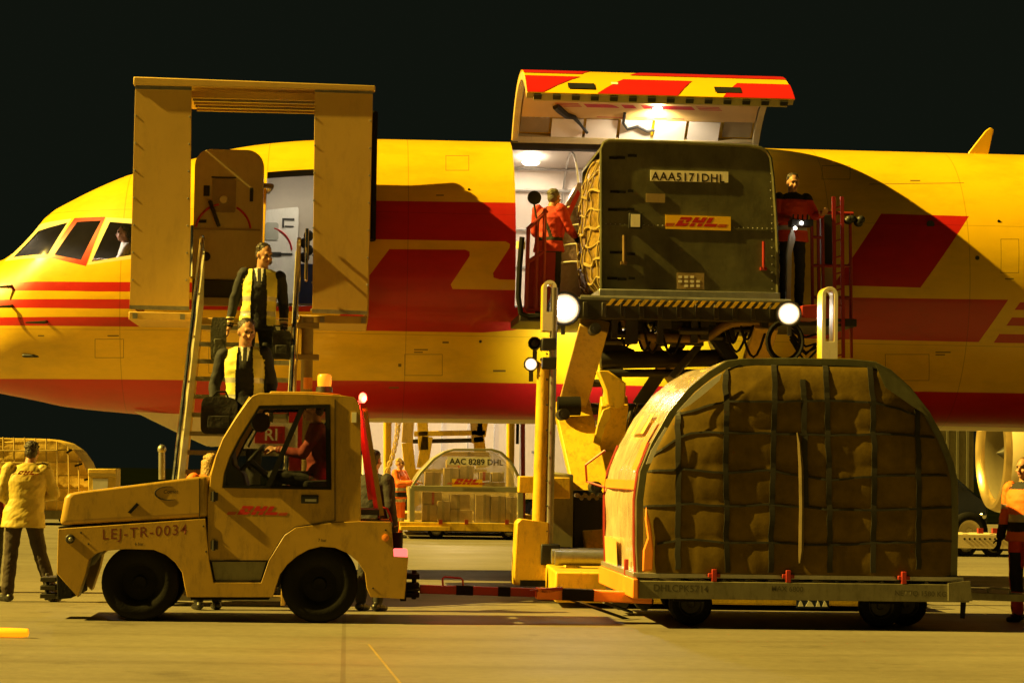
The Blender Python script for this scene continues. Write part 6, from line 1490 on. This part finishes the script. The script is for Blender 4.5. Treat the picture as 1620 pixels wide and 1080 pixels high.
obj('plate_lettering', skewed_text('AAC 8289 DHL', .125, 711, 733.5, YG-.0292, .012, bold=.02), 'black_ink', pl, fix=False)
pl = plate('logo_plate', 715, 757, 763, 769, 'plate_yellow', gc, Y=YG-.05, skew=1); p = at(739, 768, YG); obj('logo_lettering', logo_bm(.12, (p.x, YG-.0585, p.z+.03)), 'red_ink', pl, fix=False)
bm = NB(); a, b = at(632, 838, YG-.1), at(838, 828, YG-.1); box(bm, a.x, b.x, YG-.1, YG+2.3, a.z, b.z)
p = at(660, 845, YG-.2); box(bm, a.x+.02, a.x+1.1, YG-.18, YG-.101, .28, a.z-.001)
gd = thing('cargo_dolly', (at(738, 850, YG).x, YG+1, 0), 'low dolly carrying the carton-filled container under the aircraft belly', 'dolly'); obj('frame', bm, 'loader_yellow', gd, bevel=.01)
for px in (690, 805):
    for dy in (.15, 1.9): tyre('wheel', at(px, 845, YG+dy).x, YG+dy, .19, .15, gd)
bm = NB(); a, b = at(645, 846, YG+.3), at(836, 836, YG+.3); box(bm, a.x, b.x, YG+.1, YG+2.1, .16, b.z); obj('underframe', bm, 'black_rubber', gd)
for px in (697, 738, 802): bm = NB(); p = at(px, 826, YG-.11); box(bm, p.x-.04, p.x+.04, YG-.14, YG-.10, p.z-.04, p.z+.06); obj('pallet_stop', bm, 'red_metal', gd)
# far loader: posts, scissor arms and cross beams between the container and the white trailer
YF = 54.0
fl = thing('cargo_loader', (at(720, 700, YF).x, YF, 0), 'second yellow scissor lift loader on the far side of the aircraft', 'cargo loader')
def fbar(a, b, w_, m_='loader_yellow', nm='scissor_arm', Y=YF): bm = NB(); bar(bm, at(*a, Y), at(*b, Y), w_, .16, upv=(0, 1, 0)); return obj(nm, bm, m_, fl, bevel=.01)
fbar((648,640),(644,700), .26, 'arm_shade'); fbar((644,700),(655,800), .26); fbar((668,650),(670,712), .24); fbar((676,690),(668,740), .26)
fbar((752,650),(756,700), .28, 'arm_shade'); fbar((768,640),(760,690), .24); fbar((757,690),(762,740), .26)
fbar((655,686),(768,684), .12, nm='cross_beam'); fbar((650,698),(760,696), .10, 'dark_metal', 'cross_beam', YF+.2); fbar((640,745),(770,745), .1, nm='cross_beam', Y=YF+.3)
for px, y0, y1 in ((611, 640, 850), (806, 640, 800)): bm = NB(); cyl(bm, at(px, y0, YF-.5), Vector((at(px, y1, YF-.5).x, YF-.5, .1)), .07, 10); box(bm, at(px+3, 700, YF-.5).x, at(px+8, 700, YF-.5).x, YF-.5, YF-.3, .2, at(px, y0, YF).z); obj('guide_post', bm, 'loader_yellow' , fl)
bm = NB(); cyl(bm, at(827, 640, YF-.4), Vector((at(829, 762, YF-.4).x, YF-.4, .2)), .05, 8); obj('red_post', bm, 'red_metal', fl)
bm = NB(); p, q = at(817, 660, YF-.5), at(821, 702, YF-.5); box(bm, p.x, q.x, YF-.5, YF-.42, q.z, p.z); obj('hanging_strap', bm, 'black_rubber', fl)
bm = NB()
pts = [at(a, b, YF-.9) for a, b in ((630,666),(629,684),(625,705),(620,725),(612,745),(606,762))]
for i in range(20):
    f = i/19*(len(pts)-1); k = min(int(f), len(pts)-2); c = pts[k]+(pts[k+1]-pts[k])*(f-k); d = (pts[k+1]-pts[k]).normalized(); s_ = Vector((1, 0, 0)) if i % 2 else Vector((0, 1, 0))
    s_ = (s_-d*s_.dot(d)).normalized(); tube(bm, [c+d*.085*math.cos(t)+s_*.045*math.sin(t) for t in np.linspace(0, 2*math.pi, 11)][:-1], .018, 5, closed=True)
obj('chain', bm, 'arm_shade', fl)
bm = NB(); box(bm, at(630, 800, YF).x, at(840, 800, YF).x, YF-.3, YF+3, .15, .5); obj('chassis', bm, 'loader_yellow', fl, bevel=.02)
bm = NB(); box(bm, at(615, 640, YF).x, at(830, 640, YF).x, YF-.3, YF+3, 3.35, 3.6); obj('deck', bm, 'dark_metal', fl)
# white trailer behind, lit by the far loader's lamps
YT2 = 61.0
tr = thing('box_trailer', (at(730, 800, YT2).x, YT2+1.2, 0), 'long white box trailer lit up behind the far loader under the aircraft', 'trailer')
mat('trailer_white', (.76, .68, .60), .5, var=.05, dirt=.1)
a, b = at(572, 800, YT2), at(945, 805, YT2)
bm = NB(); box(bm, a.x, b.x, YT2, YT2+2.4, .95, 3.7); obj('trailer_body', bm, 'trailer_white', tr, bevel=.03)
for i in range(1, 9): bm = NB(); x = a.x+(b.x-a.x)*i/9; box(bm, x-.015, x+.015, YT2-.008, YT2+.01, 1.0, 3.6); obj('panel_joint', bm, 'grey_steel', tr)
bm = NB(); box(bm, a.x-.02, b.x+.02, YT2-.04, YT2+.04, .78, .94); obj('side_rail', bm, 'loader_yellow', tr)
for i, x in enumerate((a.x+.7, a.x+1.6, b.x-1.5, b.x-.6)): tyre('wheel', x, YT2+.25, .42, .25, tr)
for x, y in ((848, 715), (853, 668)): bm = NB(); p = at(x, y, YT2); box(bm, p.x-.12, p.x+.12, YT2-.012, YT2+.01, p.z-.03, p.z+.03); obj('trailer_latch', bm, 'grey_steel', tr)
for px in (640, 790):
    c = at(px, 655, YF-.4); c.z = 3.25; c.y = YF+1.0
    bm = NB(); lathe(bm, [(.001, 0), (.11, 0), (.09, .05), (.001, .06)], c, Vector((0, 1, -.4)), 16); obj('work_lamp', bm, 'lamp_soft', fl); spot('far_work_lamp_light', c+Vector((0, .15, -.08)), Vector((c.x, YT2, .9)), 160, (1, .80, .58), .1, 150, .6)
c = at(720, 655, YF-.4); c.z = 3.25; c.y = YF-.5; spot('far_deck_lamp_light', c, Vector((c.x, 49, 0)), 170, (1, .72, .33), .1, 78, .8)
bm = NB(); lathe(bm, [(.001, 0), (.11, 0), (.09, .05), (.001, .06)], c+Vector((0, .12, .05)), Vector((0, -1, -.4)), 16); obj('work_lamp', bm, 'lamp_soft', fl)
# netted pallets at the far left
mat('gold_net_cover', (.66, .45, .07), .55, var=.2, bump=.5, bscale=8); mat('tan_net', (.40, .28, .06), .6, var=.2)
YW = 58.0
np_ = thing('netted_pallet', (at(70, 805, YW).x, YW+1, 0), 'golden netted pallet load standing far behind the man in the yellow jacket', 'pallet load')
PW = poly([(-120,808),(-120,740),(-90,705),(-50,691),(78,694),(100,700),(118,712),(132,732),(142,758),(146,780),(146,808)], YW)
bm = NB(); prism(bm, PW, YW, YW+2.4); bmesh.ops.subdivide_edges(bm, edges=bm.edges[:], cuts=4, use_grid_fill=True)
for v in bm.verts: v.co.y -= .10*noise.noise(v.co*1.7) if v.co.y < YW+.1 else 0
obj('cover', bm, 'gold_net_cover', np_, smooth=60, bevel=.03)
for x, t in ((5,691),(22,692),(39,692),(56,693),(73,694),(90,698),(108,706),(124,722)): bm = NB(); tube(bm, [at(x, t, YW-.11), at(x+1, 760, YW-.15), at(x, 806, YW-.12)], .02, 5); obj('net_strap', bm, 'tan_net', np_)
for y, xr in ((712,116),(731,130),(752,139),(772,144),(791,146)): bm = NB(); tube(bm, [at(-110, y, YW-.12), at(60, y+1, YW-.16), at(xr, y-1, YW-.08)], .02, 5); obj('net_strap', bm, 'tan_net', np_)
for a, b in (((105,716),(114,711)), ((118,737),(130,733)), ((133,759),(145,756))): bm = NB(); bar(bm, at(*a, YW-.14), at(*b, YW-.12), .07, .05); obj('ratchet', bm, 'black_rubber', np_)
wd = thing('cargo_dolly', (at(70, 830, YW).x, YW+1, 0), 'dolly under the golden netted pallet load at the far left', 'dolly')
bm = NB(); a, b = at(-130, 818, YW-.1), at(152, 808, YW-.1); box(bm, a.x, b.x, YW-.1, YW+2.5, a.z, b.z); obj('frame', bm, 'dolly_steel', wd)
for px in (-80, 20, 105): tyre('wheel', at(px, 825, YW+.2).x, YW+.2, .2, .15, wd)
YX = 57.0
bx = thing('crate', (at(165, 805, YX).x, YX+.6, 0), 'pale yellow crate with a paper label beside the golden netted load', 'crate')
bm = NB(); prism(bm, poly([(141,810),(139,741),(184,741),(183,810)], YX), YX, YX+1.1); obj('crate_body', bm, 'gold_net_cover', bx, bevel=.02)
bm = NB(); prism(bm, poly([(147,776),(147,757),(171,757),(170,776)], YX-.01), YX-.02, YX-.005); obj('paper_label', bm, 'crescent_white', bx)
bm = NB()
for y in (750, 790): p, q = at(140, y, YX), at(184, y, YX); box(bm, p.x, q.x, YX-.03, YX+.01, p.z-.04, p.z+.04)
obj('slat', bm, 'tan_net', bx); bm = NB(); p, q = at(138, 814, YX), at(190, 809, YX); box(bm, p.x, q.x, YX-.05, YX+1.15, 0.02, q.z); obj('skid', bm, 'dolly_steel', bx)
# right background: yellow dolly, dark truck with one wheel in view, grey container
YR2 = 44.0
rd = thing('cargo_dolly', (at(1560, 870, YR2).x, YR2, 0), 'empty pale yellow dolly standing behind the marshaller', 'dolly')
bm = NB(); prism(bm, poly([(1480,866),(1606,868),(1606,846),(1480,844)], YR2), YR2, YR2+1.8); obj('frame', bm, 'cream_paint', rd, bevel=.02)
bm = NB()
for i in range(9): p = at(1526+8*i, 852, YR2-.01); cyl(bm, (p.x, YR2-.012, p.z), (p.x, YR2+.01, p.z), .022, 8)
for px in (1554, 1577): p = at(px, 842, YR2); box(bm, p.x-.05, p.x+.05, YR2+.1, YR2+.2, p.z-.02, p.z+.08, 1)
obj('frame_hole', bm, ['dark_metal', 'red_metal'], rd)
for px in (1527, 1570):
    for dy in (.2, 1.5): tyre('wheel', at(px, 880, YR2+dy).x, YR2+dy, .22, .16, rd)
YV = 48.0
vt = thing('utility_truck', (at(1500, 850, YV).x, YV+.8, 0), 'dark utility truck parked behind the igloo with one pale wheel showing', 'truck')
zt_ = lambda y: at(1530, y, YV).z
bm = NB(); x0, x1 = at(1440, 800, YV).x, at(1562, 800, YV).x; prism(bm, [(x0, zt_(835)), (x1, zt_(835)), (x1+.02, zt_(795)), (x1-.35, zt_(775)), (x1-.7, zt_(752)), (x0, zt_(752))], YV, YV+1.9); obj('body', bm, 'navy', vt, bevel=.04)
tyre('wheel', at(1533, 830, YV-.05).x, YV+.0, .40, .24, vt, rimcol='cream_paint'); tyre('wheel', at(1456, 830, YV).x, YV, .40, .24, vt, rimcol='cream_paint')
bm = NB(); prism(bm, [(x1-.32, zt_(778)), (x1-.67, zt_(755)), (x0+.3, zt_(755)), (x0+.3, zt_(778))], YV-.008, YV+.01); obj('side_window', bm, 'glass', vt)
bm = NB(); c = at(1556, 815, YV-.02); lathe(bm, [(.001, -.03), (.07, -.02), (.08, .02)], c, Vector((-.6, 1, 0)), 14); obj('headlight', bm, 'chrome', vt); 
YZ = 52.0
gz = thing('freight_box', (at(1510, 760, YZ).x, YZ+1, 0), 'tall drab olive freight box in the gloom behind the dark truck', 'freight container')
bm = NB(); box(bm, at(1440, 760, YZ).x, at(1541, 760, YZ).x, YZ, YZ+2.4, .15, 2.9); obj('box_body', bm, 'olive_panel', gz, bevel=.03)
for i in range(6): bm = NB(); x = at(1450+16*i, 760, YZ).x; box(bm, x-.03, x+.03, YZ-.04, YZ-.001, .2, 2.85); obj('rib', bm, 'olive_frame', gz)
bm = NB(); box(bm, at(1436, 760, YZ).x, at(1545, 760, YZ).x, YZ-.05, YZ+2.45, .0, .148); obj('base', bm, 'dark_metal', gz)
# lit wand lying on the apron in front
q = ground_pt(46, 1008); bm = NB(); lathe(bm, [(.001, 0), (.035, .01), (.04, .06), (.042, .40), (.03, .43)], (q.x, q.y, .045), Vector((-1, .05, 0)), 18); wnd = thing('signal_wand', (q.x-.2, q.y, 0), 'glowing amber signal wand lying on the apron at the lower left edge', 'signal wand'); obj('wand_tube', bm, 'wand_amber', wnd)
bm = NB(); lathe(bm, [(.028, .43), (.026, .60), (.02, .62)], (q.x, q.y, .045), Vector((-1, .05, 0)), 14); obj('wand_grip', bm, 'black_plastic', wnd)
